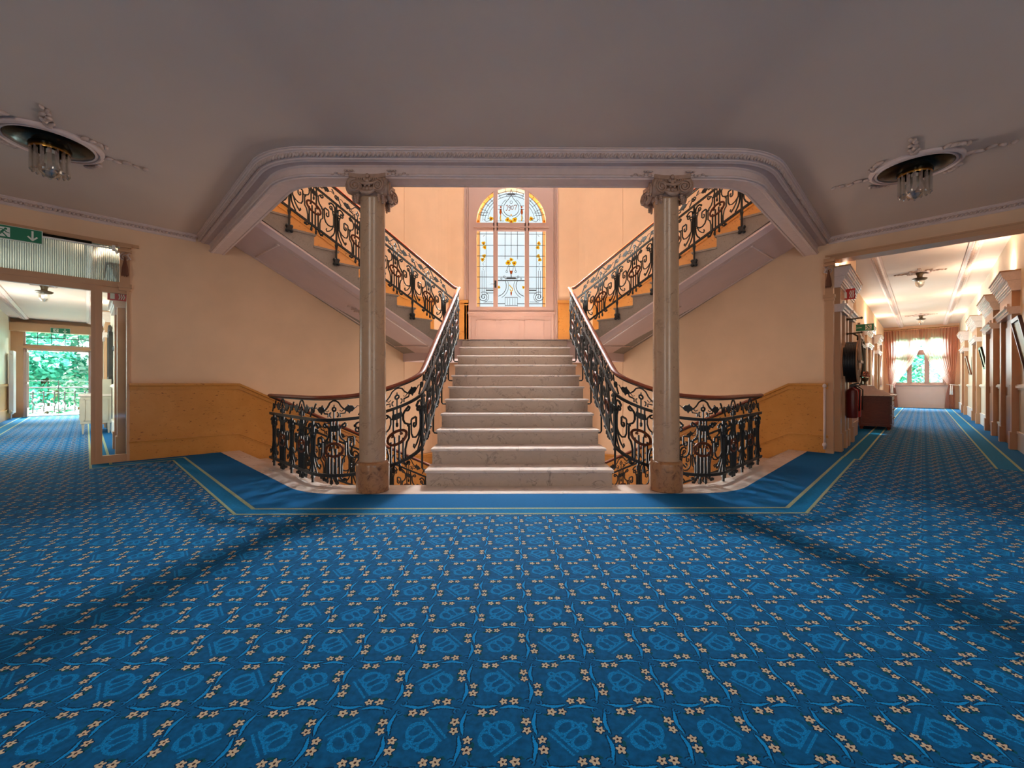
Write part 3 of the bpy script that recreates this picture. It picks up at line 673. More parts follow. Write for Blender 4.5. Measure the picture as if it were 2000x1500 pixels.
def railing(name, label, path, u0, foot, posts=True, umin=.03, umax=None):
    P = Path(path); umax = umax if umax is not None else P.len-.03
    th = thing(name, label, 'stair railing', tuple(P.at(P.len/2, 0)))
    B = dict(parent=th, space=I4)
    n_ = max(8, int(P.len/.06)); us = [P.len*i/n_ for i in range(n_+1)]
    us = sorted(set(us+P.L))
    pr = [(.033*math.cos(a), .905+.024*math.sin(a)*(1 if math.sin(a) > 0 else .7)) for a in [2*math.pi*i/12 for i in range(12)]]
    MB().ribbon([P.at(u, 0) for u in us], pr).build('handrail', 'handrail_wood', smooth=50, **B)
    for v, nm, w, h in ((.672, 'upper_bar', .011, .016), (.095, 'lower_bar', .013, .016), (.882, 'cap_bar', .014, .005)):
        MB().ribbon([P.at(u, v) for u in us], [(-w, -h), (w, -h), (w, h), (-w, h)]).build(nm, 'iron', **B)
    def mp(pts, u): return [P.at(u+a, b) for a, b in pts if 0 <= u+a <= P.len]
    k0 = math.ceil((umin-u0)/(PER/2))
    u = u0+k0*PER/2; k_ = k0
    while u <= umax:
        if k_ % 2 == 0:                                             # post
            m_ = MB(); zf = P.at(u, 0).z
            bot = {'floor': -zf if zf < .12 else .03, 'side': -.17, 'down': -.17, 'bracket': .05}[foot]
            if foot == 'bracket' and zf < .1: bot = -zf+.004
            m_.tube([P.at(u, .672), P.at(u, bot)], .0155, 4)
            if foot == 'floor' or bot < 0 and foot == 'bracket': m_.tube([P.at(u, bot+.09), P.at(u, bot+.005)], [.012, .03], 6)
            d = P.dirn(u); nrm = Vector((-d.y, d.x, 0))
            for v in (.53, .49, .30): m_.tube([P.at(u-.05, v)+Vector((0, 0, 0)), P.at(u+.05, v)], .011 if v > .4 else .006, 4)
            m_.blob(P.at(u, .51), .028, .028, .045, 6)
            m_.tube([P.at(u, .10), P.at(u, .05), P.at(u, .0), P.at(u, -.04)][: (4 if foot in ('side', 'down') else 2)], [.014, .026, .016, .012][: (4 if foot in ('side', 'down') else 2)], 4)
            po = m_.build('baluster', 'iron', **B)
            if foot in ('side', 'down'):
                m_ = MB(); c = P.at(u, -.19)
                m_.tube([c+nrm*.025, c-nrm*.025], .045, 4)
                for a in range(4):
                    q = c+d*.04*math.cos(a*math.pi/2+.78)+Vector((0, 0, .044*math.sin(a*math.pi/2+.78))); m_.blob(q, .027, .027, .027, 6)
                m_.build('foot_rosette', 'iron', **B)
            if foot == 'bracket' and zf > .25:
                m_ = MB(); z0 = -.16
                inn = Vector((-1 if P.at(u, 0).x > 0 else 1, 0, 0))
                m_.tube([P.at(u, .10), P.at(u, z0+.02), P.at(u, z0)+inn*.015, P.at(u, z0-.005)+inn*.09], [.012, .012, .011, .011], 5)
                m_.build('side_bracket', 'iron', **B)
            m_ = MB()
            for pts, r, tg in POST:
                q = mp(pts, u)
                if len(q) > 2: m_.tube(q, r*1.8, 4)
            for g in (-1, 1):
                if 0 < u+g*.1 < P.len: m_.blob(P.at(u+g*.105, .595), .017, .017, .02, 5)
            m_.build('scroll_ornament', 'iron', **B)
        else:
            if u-.13 < 0 or u+.13 > P.len: u += PER/2; k_ += 1; continue
            m_ = MB(); m2 = MB()
            for pts, r, tg in LYRE:
                q = mp(pts, u)
                if len(q) > 2 or (len(q) == 2 and len(pts) == 2): (m2 if tg == 'r' else m_).tube(q, r*(1.8 if tg == 'i' else 1.35), 4 if tg == 'i' else 6)
            # shield plate, pendant, leaf feet, little flame
            a, b = P.at(u-.055, 0), P.at(u+.055, 0); d = P.dirn(u); nrm = Vector((-d.y, d.x, 0))*.007
            vs = []
            for (uu, vv) in ((-.056, .565), (-.04, .552), (0, .548), (.04, .552), (.056, .565), (.05, .612), (-.05, .612)): vs.append(P.at(u+uu, vv))
            m_.add([v_+nrm for v_ in vs]+[v_-nrm for v_ in vs], [tuple(range(7)), tuple(range(13, 6, -1))]+[(i, (i+1) % 7, 7+(i+1) % 7, 7+i) for i in range(7)])
            m_.blob(P.at(u, .495), .017, .017, .03, 5); m_.blob(P.at(u, .815), .007, .007, .02, 5)
            for g in (-.032, .032): m_.blob(P.at(u+g, .028), .02, .02, .034, 5)
            for g in (-.115, .115): m_.blob(P.at(u+g, .05), .026, .022, .02, 5)
            ly = m_.build('lyre_panel', 'iron', **B)
            m2.build('oval_ring', 'iron_rust', parent=ly, space=I4, smooth=60)
        for g in ((PER/4,)):
            uu = u+g
            if .08 < uu < P.len-.08:
                m_ = MB(); d = P.dirn(uu); nrm = Vector((-d.y, d.x, 0))*.006
                fl_ = 1 if k_ % 2 else -1
                sh = [(-.055, 0), (-.035, .022), (-.02, .03), (-.012, .05), (0, .034), (.035, .028), (.06, 0), (.035, -.028), (.012, -.034), (0, -.052), (-.01, -.034), (-.035, -.02)]
                vs = [P.at(uu+a*fl_, .778+b) for a, b in sh]; nn = len(vs)
                m_.add([v_+nrm for v_ in vs]+[v_-nrm for v_ in vs], [tuple(range(nn)), tuple(range(2*nn-1, nn-1, -1))]+[(i, (i+1) % nn, nn+(i+1) % nn, nn+i) for i in range(nn)])
                m_.tube([P.at(uu+.06*fl_, .778), P.at(uu+.085*fl_, .80), P.at(uu+.11*fl_, .79)], .005, 4)
                m_.tube([P.at(uu-.055*fl_, .778), P.at(uu-.08*fl_, .755), P.at(uu-.10*fl_, .77)], .005, 4)
                m_.build('leaf_ornament', 'iron', **B)
        u += PER/2; k_ += 1
    return th
def seg(a, b, n=8): return [tuple(Vector(a).lerp(Vector(b), i/n)) for i in range(n+1)]
CX = 1.05
for sx, lab in ((-1, 'left'), (1, 'right')):
    fx = (lambda p: p) if sx < 0 else (lambda p: (-p[0],)+tuple(p[1:]))
    # down flight
    st0 = (-(RC-RS)/2, (RC+RS)/2)
    pts = []
    for i in range(24):
        q = i*.135; pts.append((st0[0]+q*.7071, st0[1]+q*.7071, -SL*max(0, q-.0)))
    railing('stair_railing', 'wrought iron railing with wooden handrail going down into the stairwell on the %s' % lab, [fx(p) for p in pts], .45, 'down')
    # hall and central flight
    xy = fillet([st0, (-(RS-4.34)*-1 if False else RS-4.34, 4.34), (-CX, 4.34), (-CX, 7.93)], [0, .6, .27, 0], 8)
    dens = []
    for (x0, y0), (x1, y1) in zip(xy, xy[1:]):
        L = math.hypot(x1-x0, y1-y0); n_ = max(1, int(L/.1))
        dens += [(x0+(x1-x0)*i/n_, y0+(y1-y0)*i/n_) for i in range(n_)]
    dens.append(xy[-1])
    L = [0]
    for a, b in zip(dens, dens[1:]): L.append(L[-1]+math.hypot(b[0]-a[0], b[1]-a[1]))
    iend = L[-1]; lc = iend-(7.93-4.34)                             # arclength of the corner, measured back from the top
    def zb(l, x, y):
        w = .16+SL*(l-lc); k_ = .10
        z = k_*math.log(1+math.exp(w/k_)) if w/k_ < 30 else w
        return min(z-.0, 1.97)
    path = [fx((x, y, zb(l, x, y))) for (x, y), l in zip(dens, L)]
    # lyre centred at x=-1.29 on the front stretch
    i_ = min(range(len(dens)), key=lambda j: abs(dens[j][0]+1.29)+(0 if abs(dens[j][1]-4.34) < .05 else 9))
    ul = L[i_]; railing('stair_railing', 'black wrought iron railing sweeping round the %s column and up the central stairs' % lab, [fx(p) if False else p for p in path], ul-PER/2, 'bracket')
    # upper flight
    a = (-CX, 7.93); pts = []
    for i in range(26):
        q = i*.135; s_ = q-.32
        pts.append((a[0]-q*.7071, a[1]-q*.7071, max(1.95, 2.04+SL*(s_+.04))))
    # anchor: post at sum 3.6
    ua = (a[0]+a[1]-3.60)/S2
    railing('stair_railing', 'wrought iron railing of the upper stair flight climbing to the upper %s' % lab, [fx(p) for p in pts], ua, 'side')
# ------------------------------------------------------------------ columns
def column(sx, lab):
    cx, cy = sx*1.455, 4.15
    th = thing('marble_column', 'round veined marble column with scrolled capital and brown plinth, %s of the stairs' % lab, 'column', (cx, cy, 0))
    MB().lathe([(.15, .004), (.158, .01), (.160, .26), (.158, .275), (.15, .29), (.135, .297), (.126, .30)], 32, wob=lambda a, z: .012*math.cos(a*8)).build('plinth', 'marble_plinth', th, smooth=40)
    MB().lathe([(.126, .30), (.127, .5), (.122, 1.8), (.116, 2.84), (.122, 2.85), (.122, 2.87), (.114, 2.88), (.114, 2.95)], 40).build('shaft', 'marble_shaft', th, smooth=40)
    m_ = MB(); m_.lathe([(.116, 2.86), (.150, 2.90), (.156, 2.93), (.13, 2.96), (.13, 3.03)], 24)
    ab = []
    for q in range(4):
        for t in (-1, -.5, 0, .5, 1):
            d = .175-.03*(1-t*t); x, y = t*.17, -d
            an = q*math.pi/2; ab.append((x*math.cos(an)-y*math.sin(an), x*math.sin(an)+y*math.cos(an)))
    m_.prism(ab, 3.02, 3.058); m_.prism([(x*.93, y*.93) for x, y in ab], 2.99, 3.02)
    for q in range(4):
        M = Matrix.Rotation(q*math.pi/2, 4, 'Z')
        for g in (-1, 1):
            M2 = Matrix.Translation((g*.118, -.15, 2.935)) @ Matrix.Rotation(g*R(-14), 4, 'Z')
            i0 = len(m_.v); m_.lathe([(.02, .030), (.06, .028), (.066, .012), (.06, -.03)], 18, M=Matrix.Rotation(R(90), 4, 'X')); m_.xf(M @ M2, i0)
            i0 = len(m_.v); m_.tube([(g*x, -.038, z) for x, z in spiral(0, 0, .058, .010, 1.6, -2.2, 30)], .0095, 5); m_.blob((0, -.038, 0), .016, .014, .016, 8); m_.xf(M @ M2, i0)
            i0 = len(m_.v); m_.tube([(g*.17, -.155, 3.0), (g*.18, -.17, 2.97), (g*.165, -.175, 2.92)], [.022, .018, .01], 6); m_.xf(M, i0)
        i0 = len(m_.v)
        m_.tube([(-.07, -.165, 2.90), (-.04, -.175, 2.875), (0, -.178, 2.865), (.04, -.175, 2.875), (.07, -.165, 2.90)], [.012, .018, .022, .018, .012], 7)
        m_.tube([(-.11, -.15, 3.0), (-.05, -.165, 2.965), (0, -.17, 2.955), (.05, -.165, 2.965), (.11, -.15, 3.0)], [.01, .013, .015, .013, .01], 7)
        for a_, b_, r_ in ((0, 3.035, .02), (-.025, 3.0, .016), (.025, 3.0, .016), (0, 2.985, .022), (-.02, 2.94, .012), (.02, 2.94, .012), (0, 2.91, .018)): m_.blob((a_, -.165, b_), r_, .015, r_*1.2, 7)
        for t in range(17): m_.blob((-.155+t*.0194, -.155-.0*abs(t-8), 3.012), .007, .006, .011, 5)
        for g in (-1, 1):
            for t in range(4): m_.blob((g*.1, -.13+t*0, 2.87-t*.02), .02-t*.003, .018, .016, 6)
        m_.xf(M, i0)
    m_.build('capital', 'capital_stone', th, smooth=50)
    m_ = MB()
    for g in (-1, 1):                                               # carved acanthus sprays reaching along the beam
        for t in range(6): m_.blob((g*(.19+t*.035), -.085, 3.09+.01*math.sin(t*2)), .026-t*.002, .008, .016-t*.0015, 6, 0)
        for t in range(3): m_.blob((g*(.18+t*.03), -.088, 3.125), .022-t*.004, .008, .009, 6)
    m_.build('acanthus_spray', 'plaster_cornice', th, smooth=True)
column(-1, 'left'); column(1, 'right')
# ------------------------------------------------------------------ stained glass window over the landing
WPL = Matrix.Translation((XW, WY, 0)) @ Matrix.Rotation(R(90), 4, 'X')      # local x, z ; +z toward the room
w1 = MB()
for g in (-1, 1):
    w1.prism([(g*.77, 2.78), (g*.77, 4.69)] + [(x, z) for x, z in arc(0, 4.69, .77, 0 if g > 0 else 180, 90, 12)][1:] + [(0, 5.75), (g*.9, 5.75), (g*.9, 2.66), (0, 2.66), (0, 2.78)], .0, .06, WPL)
win = st(w1.build('window_1', 'window_wood', loc=(XW, WY, 2.66)))
win['label'] = 'tall arched stained glass window above the stair landing'
W1 = dict(parent=win, space=I4)
m_ = MB()
for g in (-1, 1):
    m_.prism([(g*.30, 2.78), (g*.40, 2.78), (g*.40, 5.40), (g*.30, 5.44)], -.01, .055, WPL)
    m_.prism([(g*.325, 2.78), (g*.375, 2.78), (g*.375, 5.38), (g*.325, 5.38)], .055, .075, WPL)
m_.build('mullion', 'window_wood', **W1)
m_ = MB(); m_.prism([(-.77, 4.48), (.77, 4.48), (.77, 4.66), (-.77, 4.66)], -.01, .055, WPL); m_.prism([(-.84, 4.545), (.84, 4.545), (.84, 4.575), (-.84, 4.575)], .055, .085, WPL); m_.build('transom_bar', 'window_wood', **W1)
m_ = MB()
for a, b in ((.9, .95), (.96, 1.0), (1.01, 1.05)):
    for g in (-1, 1): m_.prism([(g*a, 1.87), (g*b, 1.87), (g*b, 6.2), (g*a, 6.2)], 0, .03+.03*(b < 1), WPL)
m_.build('casing', 'window_wood', **W1)
m_ = MB(); m_.prism([(-.97, 2.62), (.97, 2.62), (.97, 2.66), (-.97, 2.66)], 0, .10, WPL); m_.prism([(-.95, 2.57), (.95, 2.57), (.95, 2.62), (-.95, 2.62)], 0, .075, WPL); m_.build('sill', 'window_wood', **W1)
m_ = MB(); m_.prism([(-.9, 1.87), (.9, 1.87), (.9, 2.6), (-.9, 2.6)], 0, .03, WPL)
for x0, x1 in ((-.79, -.34), (-.25, .2), (.29, .75)):
    for a, b, c_, d in ((x0, x1, 2.47, 2.49), (x0, x1, 1.93, 1.95), (x0, x0+.02, 1.93, 2.49), (x1-.02, x1, 1.93, 2.49)): m_.prism([(a, c_), (b, c_), (b, d), (a, d)], .03, .045, WPL)
m_.build('apron_panel', 'window_wood', **W1)
m_ = MB(); m_.tube([WPL @ Vector((-.35, 3.28, .06)), WPL @ Vector((-.35, 3.28, .10)), WPL @ Vector((-.46, 3.28, .11))], .01, 6); m_.box(XW-.37, XW-.33, WY-.08, WY-.055, 3.2, 3.36); m_.build('handle', 'iron', **W1)
def pane(name, poly, mat, d=0): MB().prism(poly, -.012-d, -.006-d, WPL).build(name, mat, **W1)
for x0, x1 in ((-.70, -.40), (-.30, .30), (.40, .70)): pane('glass_pane', [(x0, 2.78), (x1, 2.78), (x1, 4.48), (x0, 4.48)], 'stained_white')
for g in (-1, 1): pane('peach_glass', [(g*.70, 2.78), (g*.77, 2.78), (g*.77, 4.48), (g*.70, 4.48)], 'stained_peach')
pane('lunette_glass', [(-.70, 4.66)]+arc(0, 4.69, .70, 180, 0, 20)+[(.70, 4.66)], 'stained_white')
for g in (-1, 1):
    A = arc(0, 4.69, .77, 0 if g > 0 else 180, 62 if g > 0 else 118, 10); B_ = arc(0, 4.69, .70, 0 if g > 0 else 180, 62 if g > 0 else 118, 10)[::-1]
    pane('peach_glass', [(g*.77, 4.66)]+A+B_+[(g*.70, 4.66)], 'stained_peach')
def px(x, y): return ((x-997)*.0115, 1.055+(750-y)*.0115)
ld = MB(); am = MB(); ye = MB(); gr = MB()
def LD(pts, w=.008): stroke(ld, pts, w*1.3, -.006, .004, WPL)
for y in (457, 479, 500, 520.5, 541, 563):
    z = px(0, y)[1]; LD([(-.77, z), (-.40, z)]); LD([(.40, z), (.77, z)])
    if y < 545: LD([(-.30, z), (.30, z)])
for g in (-1, 1):
    LD([(g*.705, 2.78), (g*.705, 4.48)]); LD([(g*.565, 3.05), (g*.565, 4.48)], .006); LD([(g*.655, 3.0), (g*.655, 3.6)], .006); LD([(g*.61, 3.0), (g*.61, 3.6)], .006)
    LD([(g*.14, 3.86), (g*.14, 4.48)]); LD([(g*.77, 2.86), (g*.40, 2.86)], .012); LD([(g*.30, 2.86), (g*.14, 2.86)], .012)
    LD([(g*x, z) for x, z in spiral(.62, 3.01, .10, .015, 0, -1.6, 24)], .01); LD([(g*x, z) for x, z in arc(.62, 3.01, .115, 60, 270, 10)]+[(g*.42, 2.90)], .007)
    LD([(g*.40, 3.16), (g*.56, 3.16)], .02); LD([(g*.40, 3.10), (g*.56, 3.10)], .01)
    LD([(g*x, z) for x, z in arc(.30+.05, 3.26, .24, 150, 255, 10)], .01); LD([(g*x, z) for x, z in arc(.36, 3.26, .30, 160, 240, 10)], .007)
    LD([(g*x, z) for x, z in arc(.10, 3.58, .022, 0, 360, 10)], .006); LD([(g*x, z) for x, z in arc(.155, 3.46, .024, 0, 360, 10)], .006); LD([(g*x, z) for x, z in arc(.22, 3.42, .018, 0, 360, 8)], .006)
    LD([(g*.10, 3.60), (g*.085, 3.68), (g*.05, 3.73)], .007); LD([(g*.14, 2.80), (g*.14, 3.0)], .006)
    for x in (.03, .085): LD([(g*x, 2.82), (g*x, 2.98)], .006)
    for z in (4.05, 4.24): LD([(g*.63, z+.13), (g*.60, z+.16)], .005)
    for k_ in range(9): LD([(g*(.62+.02*math.sin(k_*2.1)), 3.62+.035*k_), (g*(.62+.02*math.sin(k_*2.1+1)), 3.635+.035*k_)], .006)
LD([(0, 3.95), (0, 4.48)]); LD([(-.14, 3.0), (.14, 3.0)]); LD([(-.14, 2.82), (.14, 2.82)]); LD([(-.30, 3.38), (.30, 3.38)], .014); LD([(-.14, 3.42), (.14, 3.42)], .01)
LD([(-.10, 3.435), (.10, 3.435)], .018); LD([(-.05, 3.70), (.05, 3.70)], .012); LD([(-.05, 3.69), (-.035, 3.61), (-.01, 3.5), (0, 3.44)], .007); LD([(.05, 3.69), (.035, 3.61), (.01, 3.5), (0, 3.44)], .007)
for r_ in (.70, .645, .59): LD(arc(0, 4.69, r_, 3, 177, 30), .007)
for r_ in (.53,): LD(arc(0, 4.69, r_, 8, 55, 8), .006); LD(arc(0, 4.69, r_, 125, 172, 8), .006)
for a in (14, 24, 36, 48, 66, 80, 100, 114, 132, 144, 156, 166):
    LD([(.59*math.cos(R(a)), 4.69+.59*math.sin(R(a))), (.77*math.cos(R(a)), 4.69+.77*math.sin(R(a)))], .006)
for g in (-1, 1):
    LD([(g*x, z) for x, z in [(0, 5.30), (.05, 5.22), (.12, 5.14), (.165, 5.06), (.175, 4.98)]+arc(0, 5.0, .175, -10, -85, 8)], .009)
    LD([(g*x, z) for x, z in arc(0, 5.0, .225, 60, -70, 12)], .006); LD([(g*.30, 5.06), (g*.19, 5.06)], .006); LD([(g*.30, 4.98), (g*.21, 4.98)], .006); LD([(g*.52, 4.9), (g*.70, 4.9)], .006); LD([(g*.54, 4.84), (g*.70, 4.84)], .006)
    LD([(g*.30, 4.72), (g*.16, 4.72)], .006); LD([(g*.52, 4.78), (g*.45, 4.74), (g*.56, 4.70), (g*.62, 4.76)], .007); LD([(g*.24, 4.84), (g*.26, 4.78), (g*.24, 4.71)], .006)
ld.prism([(-.10, 5.30), (.10, 5.30), (.07, 5.34), (-.07, 5.34)], -.006, .004, WPL); LD([(-.03, 5.34), (0, 5.43), (.03, 5.34)], .008); LD(arc(0, 5.14, .03, 0, 360, 8), .005)
ld.build('leading', 'lead_came', **W1)
def rose(x, z, r):
    for k_ in range(3):
        an = k_*2.1+x*9; ye.prism(arc(x+r*.42*math.cos(an), z+r*.42*math.sin(an), r*.62, 0, 330, 8), -.004, .003+.0004*k_, WPL)
    am.prism(arc(x, z, r*.34, 0, 330, 6), -.004, .0055, WPL); LD(arc(x, z, r*.95, 20, 250, 7), .004)
for x, y in ((943, 475), (945, 483), (944, 500), (941, 507)):
    a, b = px(x, y); rose(a, b, .045); rose(-a, b, .045)
for x, y, r_ in ((997, 507, .045), (991, 513, .06), (1003, 514, .055), (990, 429, .055), (997, 433, .055), (1004, 429, .055), (958, 427, .05), (1036, 427, .05), (932, 432, .035), (1062, 432, .035), (973, 561, .035), (1021, 561, .035), (997, 420, .02)): rose(*px(x, y), r_)
am.prism([(-.035, 3.60), (.035, 3.60), (.02, 3.53), (-.02, 3.53)], -.004, .006, WPL); am.prism([(-.02, 3.12), (.02, 3.12), (.015, 3.07), (0, 3.03), (-.015, 3.07)], -.004, .006, WPL)
stroke(ye, [(-.04, 3.28), (-.01, 3.24), (.03, 3.20), (.03, 3.16), (0, 3.13), (-.025, 3.18)], .018, -.004, .006, WPL)
for g in (-1, 1): am.prism([(g*.225, 4.99), (g*.255, 4.99), (g*.265, 4.90), (g*.24, 4.84), (g*.215, 4.90)], -.004, .006, WPL); am.prism(arc(g*.235, 5.03, .02, 0, 330, 6), -.004, .006, WPL); stroke(ye, [(g*.235, 4.84), (g*.24, 4.78), (g*.23, 4.73)], .02, -.004, .006, WPL)
ye.build('yellow_roses', 'stained_yellow', **W1); am.build('amber_ornament', 'stained_amber', **W1)
m_ = MB()                                                           # the date 1907 in curling letters
for q in ([(-.115, 5.055), (-.085, 5.075), (-.085, 4.99), (-.10, 4.955), (-.12, 4.95)], [(-.02, 5.05), (-.045, 5.065), (-.06, 5.04), (-.045, 5.01), (-.02, 5.02), (-.018, 5.055), (-.02, 4.99), (-.04, 4.95), (-.06, 4.955)],
          [(.02, 5.06), (.0, 5.03), (.005, 4.985), (.03, 4.975), (.05, 5.01), (.045, 5.05), (.02, 5.06)], [(.06, 5.06), (.085, 5.075), (.13, 5.07), (.105, 5.02), (.09, 4.965)]): stroke(m_, q, .012, -.004, .007, WPL)
m_.build('date_lettering', 'rope_tassel', **W1)
# ------------------------------------------------------------------ corridor openings
def scroll_bracket(M, t, s, label, g=1):
    """plaster console with a volute and a hanging bronze tassel at the top of a jamb pilaster"""
    th = thing('jamb_pilaster', label, 'pilaster', (s, t, 0), M=M)
    a, b = (t-.0, t+.10*g)
    lo, hi = min(a, b), max(a, b)
    B = dict(parent=th, space=M)
    m_ = MB(); m_.box(s-.035, s+.06, lo, hi if g < 0 else lo+.03, .0, 2.32); m_.build('shaft', 'painted_trim', **B)
    m_ = MB(); m_.box(s-.055, s+.06, lo-.01, hi+.01, 2.32, 2.36); m_.box(s-.07, s+.06, lo-.02, hi+.02, 2.36, 2.41); m_.box(s-.05, s+.06, lo, hi, 2.41, 2.95); m_.box(s-.08, s+.06, lo-.02, hi+.02, 2.84, 2.87); m_.box(s-.075, s+.06, lo-.015, hi+.015, 2.90, 2.95); m_.build('capital_block', 'painted_trim', **B)
    m_ = MB(); c = (s-.075, (lo+hi)/2, 2.77); m_.tube([(s-.07, c[1]+x, c[2]+z) for x, z in spiral(0, 0, .055, .008, 1.57, -1.8, 24)], .009, 5); m_.tube([(s-.06, c[1]-.05*g, 2.83), (s-.09, c[1]-.02*g, 2.80), (s-.09, c[1]-.055*g, 2.74)], .012, 5); m_.build('volute', 'plaster_cornice', smooth=True, **B)
    m_ = MB(); m_.tube([(s-.09, c[1], 2.77), (s-.095, c[1], 2.70), (s-.095, c[1], 2.62), (s-.09, c[1], 2.53)], [.008, .018, .035, .042], 8)
    for k_ in range(6): m_.blob((s-.10, c[1]-.03+.012*k_, 2.54-.012*(k_ % 2)), .012, .012, .03, 6)
    m_.build('bell_tassel', 'rope_tassel', smooth=40, **B)
    return th
scroll_bracket(FL, -.005, 0, 'painted pilaster with scroll and bronze tassel beside the glazed partition on the left', 1)
scroll_bracket(FR, .06, 0, 'painted pilaster with scroll and bronze tassel at the left jamb of the right corridor', -1)
scroll_bracket(FR, -2.05, 0, 'painted pilaster with scroll at the right jamb of the right corridor opening', -1)
m_ = MB(); m_.box(-.03, .25, -2.11, 0, 2.93, 2.99); m_.box(-.045, .0, -2.2, .06, 2.99, 3.01); st(m_.build('trim_2', 'painted_trim', M=FR))
m_ = MB(); m_.box(-.03, .05, -.1, 2.08, 2.93, 2.97); st(m_.build('trim_3', 'painted_trim', M=FL))
for M, y0, y1 in ((FR, -.0, .25),): m_ = MB(); m_.tube([(-.05, .065, .06), (-.05, .065, 1.0)], .016, 8); m_.blob((-.05, .065, 1.03), .03, .03, .035, 8); m_.blob((-.05, .065, .13), .03, .03, .04, 8); tag(m_.build('corner_colonnette', 'plaster_trim', M=M, smooth=True), 'slender pale colonnette on the wainscot corner by the right corridor', 'colonnette')
# glazed partition closing the left corridor
gp = thing('glazed_partition', 'beige glazed door partition with transom light across the left corridor', 'partition', (0.02, 1.0, 0), M=FL)
G = dict(parent=gp, space=FL)
for nm, b in (('door_post', (-.03, .07, .28, .37, 0, 2.37)), ('door_post', (-.03, .07, 1.72, 1.81, 0, 2.37)), ('transom_bar', (-.03, .07, .0, 2.08, 2.36, 2.43)), ('bottom_rail', (-.02, .05, .0, .28, .0, .10)), ('bottom_rail', (-.02, .05, 1.81, 2.08, .0, .10)),
              ('side_stile', (-.02, .05, .0, .022, .10, 2.36)), ('side_stile', (-.02, .05, 2.06, 2.08, .10, 2.36)), ('top_rail', (-.02, .05, .0, 2.08, 2.28, 2.36)), ('head_rail', (-.02, .05, .1, 2.08, 2.905, 2.93))):
    MB().box(*b).build(nm, 'painted_trim', **G)
for a, b in ((.022, .28), (1.81, 2.06)): MB().box(.01, .018, a, b, .10, 2.28).build('side_glass', 'clear_glass', **G)
MB().box(.01, .018, .10, 2.08, 2.43, 2.905).build('transom_glass', 'ribbed_glass', **G)
m_ = MB(); m_.box(-.035, -.02, .262, .28, 0.0, 2.36); m_.box(-.04, -.03, .31, .33, 0, 2.36); m_.box(-.04, -.02, .0, .37, 2.355, 2.372); m_.build('bead_moulding', 'painted_trim', **G)
m_ = MB(); m_.box(-.06, -.02, .16, 2.08, 2.86, 2.875); m_.box(-.10, -.02, .14, .17, 2.84, 2.90); m_.tube([(-.08, .155, 2.88), (-.085, .13, 2.83), (-.07, .125, 2.80)], .012, 5); m_.build('closer_rail', 'white_paint', **G)
m_ = MB(); m_.box(-.055, -.02, .36, 2.08, 2.875, 2.91); m_.build('track_housing', 'bronze_dark', **G)
# ------------------------------------------------------------------ signs
def exit_sign(M, loc, w, h, layout, label, face=-1):
    """sign lying in the local YZ plane of M, facing -x ; layout: list of ('man'|'down'|'left', centre y)"""
    th = thing('exit_sign', label, 'sign', loc, M=M)
    MB().box(0, .03, -w/2, w/2, 0, h).build('housing', 'sign_white', th)
    MB().box(-.004, 0, -w/2+.006, w/2-.006, .008, h-.006).build('panel', 'sign_green', th)
    T = Matrix(((0, 0, -1, -.004), (-1, 0, 0, 0), (0, 1, 0, 0), (0, 0, 0, 1)))            # x right as seen from the hall
    m_ = MB(); g_ = MB()
    for kind, c, mir in layout:
        k_ = h*.8; y0 = h/2
        def q(pts): return [(c+(mir*x)*k_, y0+z*k_) for x, z in pts]
        if kind == 'down': stroke(m_, q([(0, .42), (0, -.25)]), .13*k_, 0, .002, T); stroke(m_, q([(-.27, -.08), (0, -.38), (.27, -.08)]), .12*k_, 0, .002, T)
        if kind == 'left': stroke(m_, q([(.75, 0), (-.3, 0)]), .10*k_, 0, .002, T); stroke(m_, q([(0, .3), (-.4, 0), (0, -.3)]), .10*k_, 0, .002, T)
        if kind != 'man': m_.build('arrow', 'sign_white', th); m_ = MB()
        else:
            m_.prism(q([(-.42, -.42), (.42, -.42), (.42, .42), (-.42, .42)]), 0, .002, T)
            g_.prism([(c+mir*x, z) for x, z in arc(.17*k_, y0+.28*k_, .10*k_, 0, 330, 8)], .002, .003, T)
            for p_, w_ in (([(.08, .16), (-.08, -.06)], .15), ([(.10, .17), (-.16, .23), (-.32, .06)], .07), ([(.12, .12), (.2, -.0), (.38, -.06)], .07), ([(-.06, -.04), (-.12, -.2), (-.38, -.2)], .09), ([(-.04, -.06), (.1, -.22), (.24, -.42)], .09)): stroke(g_, q(p_), w_*k_, .002, .003, T)
            m_.build('pictogram', 'sign_white', th); m_ = MB()
    if g_.v: g_.build('running_figure', 'sign_green', th)
    return th
exit_sign(FL, (-.10, .985, 2.755), .40, .165, [('man', -.11, 1), ('down', .12, 1)], 'green emergency exit sign with running figure and down arrow over the left partition')
exit_sign(FL, (EL-.42, 1.0, 2.70), .44, .17, [('man', -.10, 1), ('down', .10, 1)], 'green exit sign above the balcony door at the end of the left corridor')
exit_sign(FR, (5.1, .04, 2.32), .44, .17, [('left', -.11, 1), ('man', .12, -1)], 'green exit sign with left arrow sticking out into the right corridor')
